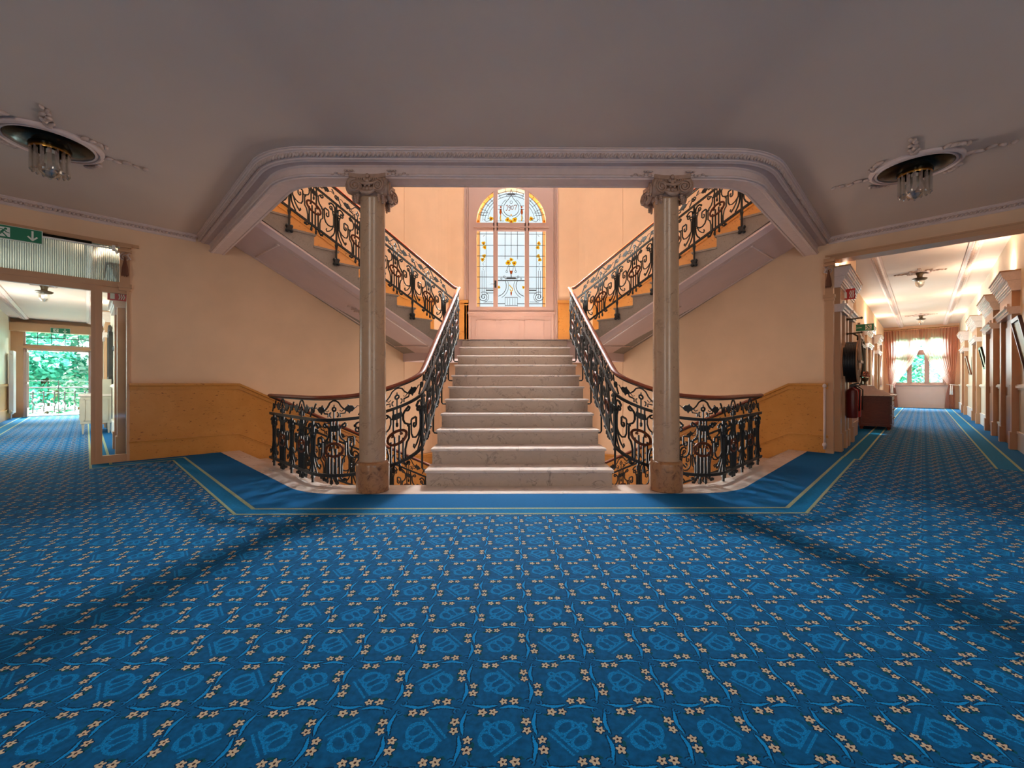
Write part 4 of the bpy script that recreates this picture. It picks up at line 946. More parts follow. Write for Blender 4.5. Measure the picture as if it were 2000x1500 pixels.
def fire_sign(M, loc, w, h, label):
    th = thing('fire_sign', label, 'sign', loc, M=M)
    MB().box(0, .008, -w/2, w/2, 0, h).build('plate', 'sign_red', th)
    T = Matrix(((0, 0, -1, 0), (-1, 0, 0, 0), (0, 1, 0, 0), (0, 0, 0, 1))); m_ = MB(); k_ = h
    m_.prism([(-w*.36, h*.12), (-w*.12, h*.12), (-w*.12, h*.66), (-w*.17, h*.74), (-w*.31, h*.74), (-w*.36, h*.66)], 0, .002, T)
    stroke(m_, [(-w*.24, h*.74), (-w*.24, h*.86), (-w*.36, h*.82), (-w*.42, h*.66)], h*.06, 0, .002, T)
    for d in (0, .12, .24): stroke(m_, [(w*(.10+d), h*.14), (w*(.16+d), h*.38), (w*(.10+d), h*.56), (w*(.17+d), h*.80)], h*.07, 0, .002, T)
    m_.build('pictogram', 'sign_white', th); return th
fire_sign(FL, (.12, .115, 2.20), .19, .14, 'red fire extinguisher sign behind the narrow side glass of the left partition')
fire_sign(FR, (.75, -.14, 2.43), .17, .17, 'red fire extinguisher sign at the start of the right corridor')
# ------------------------------------------------------------------ ceiling lamps
def rosette(th, rr, tail, z=0):
    m_ = MB(); m_.lathe([(rr, 0), (rr, -.016), (rr*.96, -.03), (rr*.92, -.034), (rr*.90, -.018), (rr*.87, -.018), (rr*.85, -.03), (rr*.81, -.03), (rr*.79, 0)], 40); m_.build('plaster_ring', 'plaster_trim', th, smooth=50)
    for a in range(4):
        m_ = MB()
        an = a*math.pi/2; n_ = 9 if a % 2 == 0 else 5
        for t in range(n_):
            d = rr+.01+t*tail/n_; sz = .045*(1-.6*t/n_); w_ = .02*math.sin(t*2.2)
            m_.blob((d*math.cos(an)-w_*math.sin(an), d*math.sin(an)+w_*math.cos(an), -.012), sz*1.3, sz*.6, .018, 6, an+(.5 if t % 2 else -.5))
        m_.build('leaf_spray', 'plaster_cornice', th, smooth=True); m_ = MB(); an += math.pi/4
        for t in range(5): m_.blob(((rr+.03+.012*t)*math.cos(an+(t-2)*.09), (rr+.03+.012*t)*math.sin(an+(t-2)*.09), -.012), .042, .02, .02, 6, an+t*.6)
        m_.build('leaf_cluster', 'plaster_cornice', th, smooth=True)
def big_lamp(x, y, rz, label):
    th = thing('ceiling_lamp', label, 'ceiling lamp', (x, y, CEIL), rz)
    rosette(th, .36, .36)
    MB().lathe([(.285, -.002), (.292, -.02), (.28, -.03), (.20, -.05), (.14, -.058), (.14, -.075)], 36).build('dish', 'bronze_dark', th, smooth=40)
    m_ = MB(); m_.lathe([(.13, -.07), (.135, -.085), (.13, -.10), (.12, -.095), (.12, -.075)], 28); m_.build('collar', 'brass', th, smooth=40)
    for k_ in range(16):
        a = 2*math.pi*k_/16; c = (.118*math.cos(a), .118*math.sin(a))
        MB().tube([(c[0], c[1], -.085), (c[0], c[1], -.285), (c[0]*1.02, c[1]*1.02, -.30)], [.0155, .0155, .006], 6).build('glass_rod', 'crystal', th)
    m_ = MB(); m_.lathe([(.05, -.12), (.075, -.19), (.085, -.25), (.07, -.29), (.04, -.32), (.012, -.335), (.012, -.345), (.004, -.35)], 14); m_.build('crystal_bowl', 'crystal', th)
    m_ = MB(); m_.lathe([(.03, -.06), (.03, -.12), (.045, -.16), (.04, -.20), (.01, -.22)], 10); m_.build('bulb', 'white_paint', th, smooth=40)
    return th
big_lamp(-4.30, 3.86, R(-45), 'crystal ceiling lamp hanging from a plaster rosette in the left part of the hall')
big_lamp(4.02, 4.22, R(45), 'crystal ceiling lamp hanging from a plaster rosette in the right part of the hall')
def small_lamp(M, loc, label):
    th = thing('corridor_lamp', label, 'ceiling lamp', loc, M=M)
    rosette(th, .17, .30)
    m_ = MB(); m_.lathe([(.06, 0), (.07, -.04), (.05, -.09), (.05, -.13), (.13, -.15), (.135, -.165), (.11, -.19), (.07, -.20)], 20); m_.build('fitting', 'vase_bronze', th, smooth=40)
    MB().lathe([(.075, -.19), (.085, -.24), (.075, -.30), (.045, -.345), (.012, -.365)], 14).build('glass_globe', 'crystal', th)
small_lamp(FL, (5.2, 1.02, CLZ), 'small bronze and glass ceiling lamp in the left corridor')
small_lamp(FR, (5.6, -.95, CRZ), 'small bronze and glass lamp on the right corridor ceiling, nearest one')
small_lamp(FR, (14.0, -.95, CRZ), 'small bronze and glass lamp far down the right corridor near the curtains')
# corridor ceiling mouldings
for y, lab in ((-.30, 'left'), (-1.70, 'right')):
    th = thing('ceiling_moulding', 'leaf-carved plaster moulding along the %s side of the right corridor ceiling' % lab, 'moulding', (0.3, y, CRZ-.06), M=FR)
    m_ = MB(); m_.ribbon([(.25, y, 0), (ER, y, 0)], [(.09, CRZ+.001), (.09, CRZ-.02), (.06, CRZ-.03), (.04, CRZ-.05), (-.04, CRZ-.05), (-.06, CRZ-.03), (-.09, CRZ-.02), (-.09, CRZ+.001)]); m_.build('moulding', 'plaster_trim', th, space=FR)
    o = leafrow([(.3, y), (ER-.1, y)], 0, CRZ-.05, .06, .02, .012, .035).build('carved_leaves', 'plaster_cornice', th, space=FR); o['kind'] = 'stuff'
for y, lab in ((.32, 'door wall'), (1.76, 'radiator')):
    th = thing('ceiling_moulding', 'leaf-carved plaster moulding along the %s side of the left corridor ceiling' % lab, 'moulding', (0.3, y, CLZ-.06), M=FL)
    m_ = MB(); m_.ribbon([(.25, y, 0), (EL-.35, y, 0)], [(.09, CLZ+.001), (.09, CLZ-.02), (.04, CLZ-.05), (-.04, CLZ-.05), (-.09, CLZ-.02), (-.09, CLZ+.001)]); m_.build('moulding', 'plaster_trim', th, space=FL)
    o = leafrow([(.3, y), (EL-.5, y)], 0, CLZ-.05, .06, .02, .012, .035).build('carved_leaves', 'plaster_cornice', th, space=FL); o['kind'] = 'stuff'
# ------------------------------------------------------------------ corridor doors with lit door heads
simple('door_leaf', (150, 104, 70), .35, scale=4)
simple('cornice_gloss_lit', (236, 220, 214), .2, scale=40, var=.12)  # painted trim made paler, window light on it put into the colour
DN = [0]
def door(M, s0, s1, yw, f, lamp=True, watt=17, zt=2.87):
    """door casing on wall y=yw facing direction f, from s0 to s1"""
    DN[0] += 1
    m_ = MB(); c = .17
    def bb(m_, a, b, d0, d1, z0, z1): y0, y1 = sorted((yw+f*d0, yw+f*d1)); return m_.box(a, b, y0, y1, z0, z1)
    bb(m_, s0, s0+c, 0, .09, 0, 2.2); bb(m_, s1-c, s1, 0, .09, 0, 2.2); bb(m_, s0, s1, 0, .09, 2.2, 2.62)
    bb(m_, s0-.01, s0+c+.01, 0, .11, 0, .28); bb(m_, s1-c-.01, s1+.01, 0, .11, 0, .28)
    d = st(m_.build('door_%d' % DN[0], 'painted_trim', M=M, loc=((s0+s1)/2, yw, 0))); B = dict(parent=d, space=M)
    m_ = MB(); bb(m_, s0+c, s1-c, 0, .03, 0, 2.2)
    for z0, z1 in ((.15, .85), (1.0, 2.05)): bb(m_, s0+c+.12, s1-c-.12, .03, .045, z0, z1)
    m_.build('door_leaf', 'door_leaf', **B)
    m_ = MB(); y_ = yw+f*.07; m_.tube([(s0+c+.07, yw+f*.03, 1.03), (s0+c+.07, y_, 1.03), (s0+c+.17, y_, 1.03)], .01, 6); m_.build('door_handle', 'brass', **B)
    m_ = MB()
    for z0, z1, d1 in ((2.18, 2.22, .125), (2.22, 2.27, .14), (2.27, 2.30, .17)): bb(m_, s0-.02, s1+.02, .0, d1, z0, z1)
    for k_ in range(3): bb(m_, s0+.25+k_*.3, s0+.42+k_*.3, .09, .115, 2.32, 2.38) if s0+.42+k_*.3 < s1-.1 else None
    m_.build('lintel_moulding', 'cornice_gloss_lit', **B)
    m_ = MB()
    for z0, z1, d1 in ((2.55, 2.59, .10), (2.59, 2.62, .115), (2.62, 2.66, .13), (2.66, 2.70, .14), (2.72, 2.745, .165), (2.745, 2.78, .185), (2.78, 2.82, .20), (2.82, zt-.01, .21)): bb(m_, s0-.06, s1+.06, .0, d1, z0, z1)
    bb(m_, s0-.04, s1+.04, 0, .145, 2.70, 2.72)
    m_.build('head_cornice', 'cornice_gloss_lit', **B)
    m_ = MB(); bb(m_, s0-.075, s1+.075, 0, .225, zt-.01, zt+.01); m_.build('cornice_cap', 'painted_trim', **B)
    if lamp:
        sm = (s0+s1)/2
        th = thing('door_uplight', 'warm uplight resting on the cornice of door head %d' % DN[0], 'lamp', (sm, yw+f*.12, zt+.01), M=M)
        m_ = MB(); m_.box(-.16, .16, -.035, .035, 0, .03); m_.build('housing', 'white_paint', th)
        MB().box(-.15, .15, -.028, .028, .03, .036).build('tube_lamp', 'lamp_glow', th)
        area('door_uplight_light', M @ Matrix.Translation((sm, yw+f*.12, zt+.05)) @ Matrix.Rotation(math.pi, 4, 'X'), .3, .06, watt, (1, .80, .62))
        return th
UP = []
for (s0, s1) in ((2.5, 3.95), (5.0, 6.5), (8.6, 10.1), (13.2, 14.7)): UP.append(door(FR, s0, s1, -2.11, 1))
UP.append(door(FR, .27, .97, 0, -1)); UP.append(door(FR, 1.15, 1.95, 0, -1)); UP.append(door(FR, 8.75, 10.1, .3, -1)); UP.append(door(FR, 12.6, 13.95, .3, -1))
UP.append(door(FL, .7, 1.75, 0, 1, zt=2.80)); UP.append(door(FL, 6.3, 7.7, 0, 1, watt=4, zt=2.80))
LB = ['nearest door head on the right side of the right corridor', 'second door head on the right side of the right corridor', 'third door head on the right side of the right corridor', 'farthest door head on the right side of the right corridor',
      'first door head left of the right corridor, by its pilaster', 'door head beside the hose reel in the right corridor', 'door head just past the sideboard in the right corridor', 'last door head on the left before the curtains', 'first door head in the left corridor behind the side glass', 'door head beyond the grey console in the left corridor']
for t_, l_ in zip(UP, LB): t_['label'] = 'warm uplight on the '+l_; t_['group'] = 'uplights on the door heads'
def dado(name, M, s0, s1, yw, f, label, mat='wall_pale'):
    th = thing(name, label, 'dado', (s0, yw, 0), M=M); B = dict(parent=th, space=M)
    def bb(m_, d1, z0, z1): y0, y1 = sorted((yw, yw+f*d1)); return m_.box(s0, s1, y0, y1, z0, z1)
    bb(MB(), .015, 0, 1.0).build('panel', mat, **B)
    m_ = MB(); bb(m_, .03, .96, .99); bb(m_, .055, .99, 1.03); bb(m_, .04, 1.03, 1.05); m_.build('dado_rail', 'wall_pale' if mat == 'wall_pale' else mat, **B)
    m_ = MB(); bb(m_, .03, 0, .26); bb(m_, .04, .26, .30); m_.build('skirting', 'white_paint' if mat == 'wall_pale' else mat, **B)
for a, b, lab in ((.26, 2.48, 'before the nearest door'), (3.97, 4.98, 'between first and second doors'), (6.52, 8.58, 'below the tilted picture'), (10.12, 13.18, 'below the farther tilted picture'), (14.72, 17.9, 'next to the curtains')): dado('dado_panel', FR, a, b, -2.11, 1, 'pale dado on the right corridor far wall %s' % lab)
for a, b, y, lab in ((1.97, 3.38, 0, 'just past the hose reel'), (3.42, 8.7, .3, 'behind the sideboard')): dado('dado_panel', FR, a, b, y, -1, 'orange marble dado in the right corridor %s' % lab, 'wainscot_marble')
dado('dado_panel', FL, 1.78, 6.27, 0, 1, 'pale dado behind the grey console in the left corridor')
dado('dado_panel', FL, 7.0, EL-.02, 2.08, -1, 'orange marble dado behind the white radiator', 'wainscot_marble')
# ------------------------------------------------------------------ end windows, curtains
m_ = MB()
y0, y1 = -1.72, -.02
def sash(m_, a, b, z0, z1, w=.055, s0=ER+.06, s1=ER+.12): m_.box(s0, s1, a, a+w, z0, z1); m_.box(s0, s1, b-w, b, z0, z1); m_.box(s0, s1, a, b, z0, z0+w); m_.box(s0, s1, a, b, z1-w, z1)
m_.box(ER+.02, ER+.16, y0, y0+.06, 1.01, 3.2); m_.box(ER+.02, ER+.16, y1-.06, y1, 1.01, 3.2); m_.box(ER+.02, ER+.16, y0, y1, 2.40, 2.52); m_.box(ER+.02, ER+.16, y0, y1, 1.01, 1.07); m_.box(ER+.02, ER+.16, y0, y1, 3.14, 3.2)
w2 = st(m_.build('window_2', 'window_wood', M=FR, loc=(ER+.1, -1, 1.01))); B = dict(parent=w2, space=FR)
for a, b in ((-1.66, -1.15), (-1.10, -.59), (-.54, -.07)):
    m_ = MB(); sash(m_, a, b, 1.07, 2.40); m_.build('casement_sash', 'window_wood', **B)
    MB().box(ER+.085, ER+.092, a+.05, b-.05, 1.12, 2.35).build('glass_pane', 'clear_glass', **B)
    m_ = MB(); sash(m_, a, b, 2.52, 3.14, .045); m_.build('top_sash', 'window_wood', **B)
    MB().box(ER+.085, ER+.092, a+.04, b-.04, 2.56, 3.10).build('glass_pane', 'clear_glass', **B)
for a in (-1.125, -.565): MB().box(ER+.03, ER+.15, a-.025, a+.025, 1.07, 3.14).build('mullion', 'window_wood', **B)
m_ = MB(); m_.box(ER-.10, ER+.16, y0-.08, y1+.08, .98, 1.015); m_.build('sill', 'window_wood', **B)
m_ = MB(); m_.box(ER-.04, ER, -1.80, .02, 0, .98)
for a, b in ((-1.68, -.93), (-.82, -.07)):
    for q in ((a, b, .84, .86), (a, b, .14, .16), (a, a+.02, .14, .86), (b-.02, b, .14, .86)): m_.box(ER-.055, ER-.04, *q)
m_.build('apron_panel', 'panel_wood', **B)
def curtain(y_out, y_in, ygat, label):
    """sheer drape hanging from y_out..y_in at the rod, gathered at height 1.0 around ygat"""
    th = thing('sheer_curtain', label, 'curtain', (ER-.22, (y_out+y_in)/2, .02), M=FR); B = dict(parent=th, space=FR)
    nu, nv = 90, 40; vs = []
    for j in range(nv+1):
        z = 3.46-(3.44)*j/nv
        if z > 1.0: q = (3.46-z)/2.46; k_ = 1-q**1.5*.86; sag = 0
        else: q = (1.0-z)/.98; k_ = .14+.12*math.sqrt(q)
        for i in range(nu+1):
            t = i/nu; a = y_out+(y_in-y_out)*t; c = ygat+(a-ygat)*k_
            dy = .0
            c += (y_in-ygat)*.10*math.sin(math.pi*min(1, max(0, (3.46-z)/2.46)))*t
            s_ = ER-.22+.035*math.sin(t*2*math.pi*13+.6*math.sin(z*2))*(.5+.5*k_)+.012*math.sin(t*71+z*3)
            vs.append((s_, c, z))
    m_ = MB(); m_.add(vs, [(j*(nu+1)+i, j*(nu+1)+i+1, (j+1)*(nu+1)+i+1, (j+1)*(nu+1)+i) for j in range(nv) for i in range(nu)])
    m_.build('drape', 'curtain_sheer', smooth=True, **B)
    m_ = MB(); m_.tube([(ER-.22+.10*math.cos(a), ygat+.11*math.sin(a), 1.02+.02*math.sin(a)) for a in [2*math.pi*i/16 for i in range(16)]], .018, 6, closed=True); g = -1 if y_in < y_out else 1
    for k_ in range(2): m_.tube([(ER-.32, ygat+g*(.04+k_*.05), 1.0), (ER-.33, ygat+g*(.05+k_*.05), .80), (ER-.33, ygat+g*(.05+k_*.05), .60)], [.014, .02, .034], 7)
    m_.build('tieback_tassel', 'white_paint', smooth=True, **B)
curtain(.27, -.98, .08, 'sheer rose curtain tied back on the left side of the far corridor window')
curtain(-2.08, -.90, -1.93, 'sheer rose curtain tied back on the right side of the far corridor window')
th = thing('curtain_rod', 'curtain rod with rings above the far window of the right corridor', 'curtain rod', (ER-.22, -.9, 3.5), M=FR)
MB().tube([(ER-.22, .28, 3.5), (ER-.22, -2.09, 3.5)], .014, 8).build('rod', 'brass', th, space=FR)
for k_ in range(26): MB().tube([(ER-.22+.022*math.cos(a), (.22-k_*.09), 3.49+.022*math.sin(a)) for a in [2*math.pi*i/8 for i in range(8)]], .004, 4, closed=True).build('ring', 'brass', th, space=FR)
# balcony door, left corridor
m_ = MB(); m_.box(EL+.05, EL+.13, .30, .36, 0, 2.2); m_.box(EL+.05, EL+.13, 1.76, 1.82, 0, 2.2); m_.box(EL+.05, EL+.13, .30, 1.82, 2.14, 2.2)
d9 = st(m_.build('door_20', 'window_wood', M=FL, loc=(EL+.1, 1, 0))); B = dict(parent=d9, space=FL)
m_ = MB(); m_.box(EL-.0, EL+.25, .30, 1.82, 0, .03); m_.build('threshold', 'terrace_stone', **B)
m_ = MB(); a = 1.70
for q in ((EL-.62, EL-.54, 0.03, 2.13), (EL-.04, EL+.02, .03, 2.13)): m_.box(q[0], q[1], a, a+.05, q[2], q[3])
for z0, z1 in ((.03, .3), (1.05, 1.12), (2.05, 2.13)): m_.box(EL-.62, EL+.02, a, a+.05, z0, z1)
m_.build('open_door_leaf', 'window_wood', **B); MB().box(EL-.55, EL-.03, a+.02, a+.026, .3, 2.06).build('glass_pane', 'clear_glass', **B)
m_ = MB(); sash(m_, .30, 1.82, 2.28, 2.85, .05, EL+.05, EL+.12)
w3 = st(m_.build('window_3', 'window_wood', M=FL, loc=(EL+.1, 1, 2.28))); B = dict(parent=w3, space=FL)
m_ = MB(); m_.box(EL+.07, EL+.10, .33, 1.79, 2.555, 2.575)
for k_ in range(1, 5): m_.box(EL+.07, EL+.10, .30+1.52*k_/5-.008, .30+1.52*k_/5+.008, 2.3, 2.83)
m_.build('glazing_bar', 'iron', **B); MB().box(EL+.083, EL+.088, .33, 1.79, 2.31, 2.82).build('glass_pane', 'clear_glass', **B)
# balcony and outdoors
tag(MB().box(EL+.25, EL+2.0, -1.5, 3.5, -.25, -.02).build('balcony_floor', 'terrace_stone', M=FL), 'sunlit stone balcony slab beyond the open left door', 'balcony')
br = thing('balcony_railing', 'iron balcony railing with wavy bars outside the left corridor door', 'railing', (EL+1.4, 1, -.02), M=FL); B = dict(parent=br, space=FL)
for z, r in ((.14, .012), (.74, .012), (.93, .02), (1.16, .006)): MB().tube([(EL+1.4, -1.4, z), (EL+1.4, 3.4, z)], r, 6).build('rail', 'iron', **B)
for k_ in range(19):
    y = -1.3+k_*.25; m_ = MB()
    pts = [(y, 0.06), (y, .26)]+[(y+.028*math.sin(q*math.pi*1.5), .26+.07*q) for q in range(1, 5)]+[(y, .60), (y, .78)]
    m_.tube([(EL+1.4, a, b) for a, b in pts], .018, 5); m_.blob((EL+1.4, y, .79), .03, .03, .02, 6); m_.blob((EL+1.4, y, .10), .02, .02, .025, 6)
    m_.build('wavy_bar', 'iron', **B)
for y in (-1.4, 1.1, 3.4): MB().tube([(EL+1.4, y, -.02), (EL+1.4, y, 1.18)], .011, 6).build('post', 'iron', **B)
m_ = MB(); m_.box(0, 60, -13, 13, -4.2, -4.0)
tag(m_.build('lawn', 'lawn', M=FL @ Matrix.Translation((EL+2, 0, 0)), loc=(20, 0, -4.2)), 'sunny lawn below the balcony on the left', 'lawn', kind='stuff')
m_ = MB(); m_.box(0, 60, -13, 13, -4.2, -4.0)
tag(m_.build('lawn', 'lawn', M=FR @ Matrix.Translation((ER+1, 0, 0)), loc=(20, 0, -4.2)), 'sunny lawn outside the curtained window on the right', 'lawn', kind='stuff')
def tree(M, s, t, zc, rad, h, n, label, mat, seed):
    r = random.Random(seed); th = thing('leafy_tree', label, 'tree', (s, t, -4), M=M)
    MB().tube([(0, 0, 0), (.1, .1, (zc+4)*.5), (0, .1, zc+4)], [.28, .2, .1], 8).build('trunk', 'bark', th)
    m_ = MB(); cl = [(r.gauss(0, rad*.45), r.gauss(0, rad*.45), zc+4+r.uniform(-h/2, h/2), rad*r.uniform(.25, .5)) for _ in range(22)]
    for i in range(n):
        cx, cy, cz, cr = cl[r.randrange(len(cl))]; d = Vector((r.gauss(0, 1), r.gauss(0, 1), r.gauss(0, 1))).normalized()*cr*r.uniform(.6, 1.05)
        p = Vector((cx, cy, cz))+d; L = r.uniform(.09, .17); u = Vector((r.gauss(0, 1), r.gauss(0, 1), r.gauss(0, .6))).normalized(); v = u.cross(Vector((r.gauss(0, 1), r.gauss(0, 1), r.gauss(0, 1)))).normalized()
        m_.add([p-u*L, p+v*L*.5, p+u*L, p-v*L*.5], [(0, 1, 2, 3)])
    o = m_.build('foliage', mat, th); return th
sun_d = bpy.data.lights.new('sun', 'SUN'); sun_d.energy = 38; sun_d.color = (1, .96, .88); sun_d.angle = R(2)
sun = bpy.data.objects.new('sun', sun_d); COL.objects.link(sun); sun.rotation_euler = (R(48), 0, R(-20))
LT = ['leftmost leafy tree seen through the balcony door', 'dark leafy tree behind the balcony railing', 'pale sunlit tree in the middle of the balcony view', 'leafy tree to the right in the balcony view', 'taller tree behind the others beyond the balcony', 'low bushy tree right behind the balcony rail']
for i_, (s, t, zc, rd, h, mt) in enumerate(((19.5, 3.4, 1.6, 2.0, 5, 'leaf_green'), (20, 1.6, 1.9, 1.9, 5, 'leaf_green'), (22, .2, 1.5, 2.4, 5.5, 'leaf_pale'), (19.5, -1.5, 1.8, 2.0, 5, 'leaf_green'), (26, 1.5, 3.0, 3.6, 6, 'leaf_pale'), (18.2, .8, -1.6, 1.7, 2.4, 'leaf_pale'))): tree(FL, s, t, zc, rd, h, 4000, LT[i_], mt, i_)
RT = ['leafy tree left of centre outside the curtained window', 'leafy tree in the middle of the curtained window view', 'pale leafy tree at the right of the curtained window view', 'tall tree farther back outside the curtained window']
for i_, (s, t, zc, rd, h, mt) in enumerate(((25, .5, 1.7, 2.0, 4.5, 'leaf_green'), (26, -1.1, 1.6, 2.2, 5, 'leaf_green'), (25, -2.9, 1.4, 2.1, 4.5, 'leaf_pale'), (32, -1, 3.2, 4, 7, 'leaf_pale'))): tree(FR, s, t, zc, rd, h, 3600, RT[i_], mt, 20+i_)
# ------------------------------------------------------------------ furniture and fittings of the right corridor
sb = thing('sideboard', 'dark wooden sideboard with white marble top in the right corridor', 'sideboard', (6.2, 0, 0), M=FR); B = dict(parent=sb, space=FR)
s0, s1, ya, yb = 4.8, 6.0, -.50, .08
m_ = MB(); m_.box(s0+.02, s1-.02, ya+.02, yb, .10, .78); m_.box(s0, s0+.02, ya+.03, ya+.07, .1, .78); m_.box(s0, s0+.02, yb-.06, yb, .1, .78); m_.box(s0, s1, ya, yb, .08, .13); m_.build('body', 'dark_wood', **B)
for a, b in ((s0+.05, ya+.05), (s1-.05, ya+.05), (s0+.05, yb-.05), (s1-.05, yb-.05)): m_ = MB(); m_.lathe([(.03, .085), (.045, .06), (.025, .02), (.035, .004)], 12, c=(a, b, 0)); m_.build('foot', 'dark_wood', **B)
for i_ in range(3):
    z0 = .15+.21*i_; dr = MB().box(s0+.08, s1-.08, ya-.0, ya+.02, z0, z0+.19).build('drawer', 'dark_wood', **B)
    for x in (s0+.35, s1-.35): m_ = MB(); m_.blob((x, ya-.012, z0+.1), .014, .014, .014, 8); m_.build('drawer_knob', 'brass', parent=dr, space=FR, smooth=True)
m_ = MB(); m_.prism([(s0-.03, ya-.05), (s1+.03, ya-.05), (s1+.03, yb+.01), (s0-.03, yb+.01)], .78, .81); m_.build('marble_top', 'marble_white', **B)
T = Matrix(((0, 0, 1, 0), (1, 0, 0, 0), (0, 1, 0, 0), (0, 0, 0, 1)))      # local (y, z) profile extruded along x
prf = [(yb, .81), (ya+.02, .81), (ya+.03, .83), (ya+.10, .835), (ya+.17, .86), (ya+.20, .90), (ya+.27, .915), (ya+.33, .93), (ya+.35, .97), (ya+.37, 1.01), (yb, 1.01)]
for a in (s0, s1-.025): MB().prism(prf, a, a+.025, T).build('scrolled_splash', 'plaster_trim', **B)
MB().box(s0, s1, yb-.02, yb, .81, 1.02).build('backsplash', 'marble_white', **B)
MB().box(s0, s1, yb-.16, yb, 1.01, 1.03).build('shelf', 'marble_white', **B)
mi = thing('wall_mirror', 'tall mirror in carved frame above the sideboard in the right corridor', 'mirror', (5.4, .08, 1.03), M=FR); B = dict(parent=mi, space=FR)
m_ = MB()
for q in ((4.93, 5.01, 1.03, 2.0), (5.77, 5.85, 1.03, 2.0), (4.93, 5.85, 1.05, 1.12), (4.93, 5.85, 1.94, 2.02)): m_.box(q[0], q[1], .02, .08, q[2], q[3])
for k_ in range(9): m_.blob((5.05+k_*.08, .05, 2.03+.10*math.sin(math.pi*(k_+.5)/9)), .05, .03, .045, 6)
m_.build('frame', 'vase_bronze', smooth=40, **B); MB().box(5.01, 5.77, .045, .055, 1.12, 1.94).build('mirror_glass', 'mirror', **B)
va = thing('flower_vase', 'bronze vase of dried flowers on the sideboard shelf', 'vase', (4.90, -.03, 1.03), M=FR)
MB().lathe([(.05, 0), (.055, .01), (.02, .03), (.018, .07), (.06, .11), (.075, .16), (.07, .175)], 18).build('urn', 'vase_bronze', va, smooth=40)
m_ = MB(); r_ = random.Random(4)
for k_ in range(70):
    a, e, d = r_.uniform(0, 6.28), r_.uniform(0, 1.4), r_.uniform(.05, .13); m_.blob((d*math.cos(a)*math.cos(e)*1.05, d*math.sin(a)*math.cos(e), .20+d*math.sin(e)*.9), .026, .022, .02, 5)
m_.build('flowers', 'dried_flowers', va, smooth=True)
hr = thing('hose_reel', 'black fire hose coiled on a cream reel hung on the right corridor wall', 'hose reel', (1.04, -.03, 1.42), M=FR)
for k_, (rr, y) in enumerate(((.27, -.06), (.27, -.10), (.27, -.14), (.30, -.07), (.30, -.11), (.30, -.15))): pass
m_ = MB()
for k_ in range(8): m_.tube([(r2*math.cos(a), -.05-.02*k_, r2*math.sin(a)) for r2 in (.32,) for a in [2*math.pi*i/28 for i in range(28)]], .022, 6, closed=True)
m_.tube([(.22*math.cos(a), -.13, .22*math.sin(a)) for a in [2*math.pi*i/28 for i in range(28)]], .06, 8, closed=True); m_.build('hose_coil', 'black_plastic', hr, smooth=True)
for y in (-.03, -.215):
    m_ = MB(); m_.tube([(.355*math.cos(a), y, .355*math.sin(a)) for a in [2*math.pi*i/32 for i in range(32)]], .012, 6, closed=True)
    for a in range(4): an = a*math.pi/4; m_.tube([(.32*math.cos(an), y, .32*math.sin(an)), (-.32*math.cos(an), y, -.32*math.sin(an))], .012, 4)
    m_.lathe([(.14, 0), (.14, .015), (.05, .03)], 20, M=Matrix.Translation((0, y, 0)) @ Matrix.Rotation(R(90), 4, 'X')); m_.build('reel_disc', 'painted_trim', hr, smooth=40)
m_ = MB(); m_.tube([(0, 0, 0), (0, -.24, 0)], .03, 8); m_.box(-.24, .24, -.26, -.23, -.02, .02); m_.box(-.24, -.20, -.26, -.23, -.02, .42); m_.box(-.24, .24, -.26, -.23, .38, .42); m_.build('swing_frame', 'painted_trim', hr)
m_ = MB(); m_.tube([(.22, -.22, -.25), (.26, -.25, -.1), (.2, -.26, .05), (.24, -.25, .2), (.18, -.24, .28)], .014, 6); m_.build('nozzle', 'vase_bronze', hr, smooth=True)
for z, lab in ((2.14, 'upper'), (1.90, 'lower')):
    m_ = MB(); m_.tube([(1.05, 0, z), (1.05, -.16, z), (1.05, -.27, z+.01)], .012, 6); m_.blob((1.05, -.28, z+.01), .02, .02, .02, 6); m_.blob((1.05, -.10, z), .03, .02, .02, 6)
    if z < 2: m_.tube([(1.05, -.17, z), (1.05, -.23, z-.05), (1.05, -.23, z-.12)], .014, 6)
    tag(m_.build('hose_valve', 'vase_bronze', M=FR, smooth=True), '%s iron pipe bracket with valve above the hose reel' % lab, 'bracket')
def extinguisher(s, y, z, mat, label, lettered):
    th = thing('fire_extinguisher', label, 'fire extinguisher', (s, y, z), M=FR)
    MB().lathe([(.02, 0), (.07, .005), (.078, .03), (.078, .42), (.07, .455), (.035, .48), (.022, .49), (.022, .51)], 20).build('cylinder', mat, th, smooth=40)
    m_ = MB(); m_.box(-.02, .02, -.03, .03, .51, .54); m_.tube([(0, .02, .54), (0, -.06, .57), (0, -.10, .55)], .009, 5); m_.tube([(0, -.0, .53), (0, -.07, .53)], .008, 5); m_.build('valve_handle', 'black_plastic', th)
    m_ = MB(); m_.tube([(0, -.03, .52), (0, -.10, .46), (.02, -.095, .30), (.02, -.09, .12)], .009, 6); m_.build('hose', 'black_plastic', th, smooth=True)
    if lettered:
        m_ = MB(); m_.lathe([(.079, .10), (.0795, .11), (.0795, .36), (.079, .37)], 20); 
        m_ = MB()
        for k_ in range(5): m_.box(-.084, -.074, -.012+.004*(k_ % 2), .012, .12+.05*k_, .15+.05*k_)
        m_.build('label_marks', 'sign_white', th)
extinguisher(.80, -.18, .50, 'dark_red_paint', 'dark red fire extinguisher under the hose reel, nearer one', False)
extinguisher(1.12, -.19, .50, 'red_paint', 'bright red fire extinguisher under the hose reel, farther one', True)
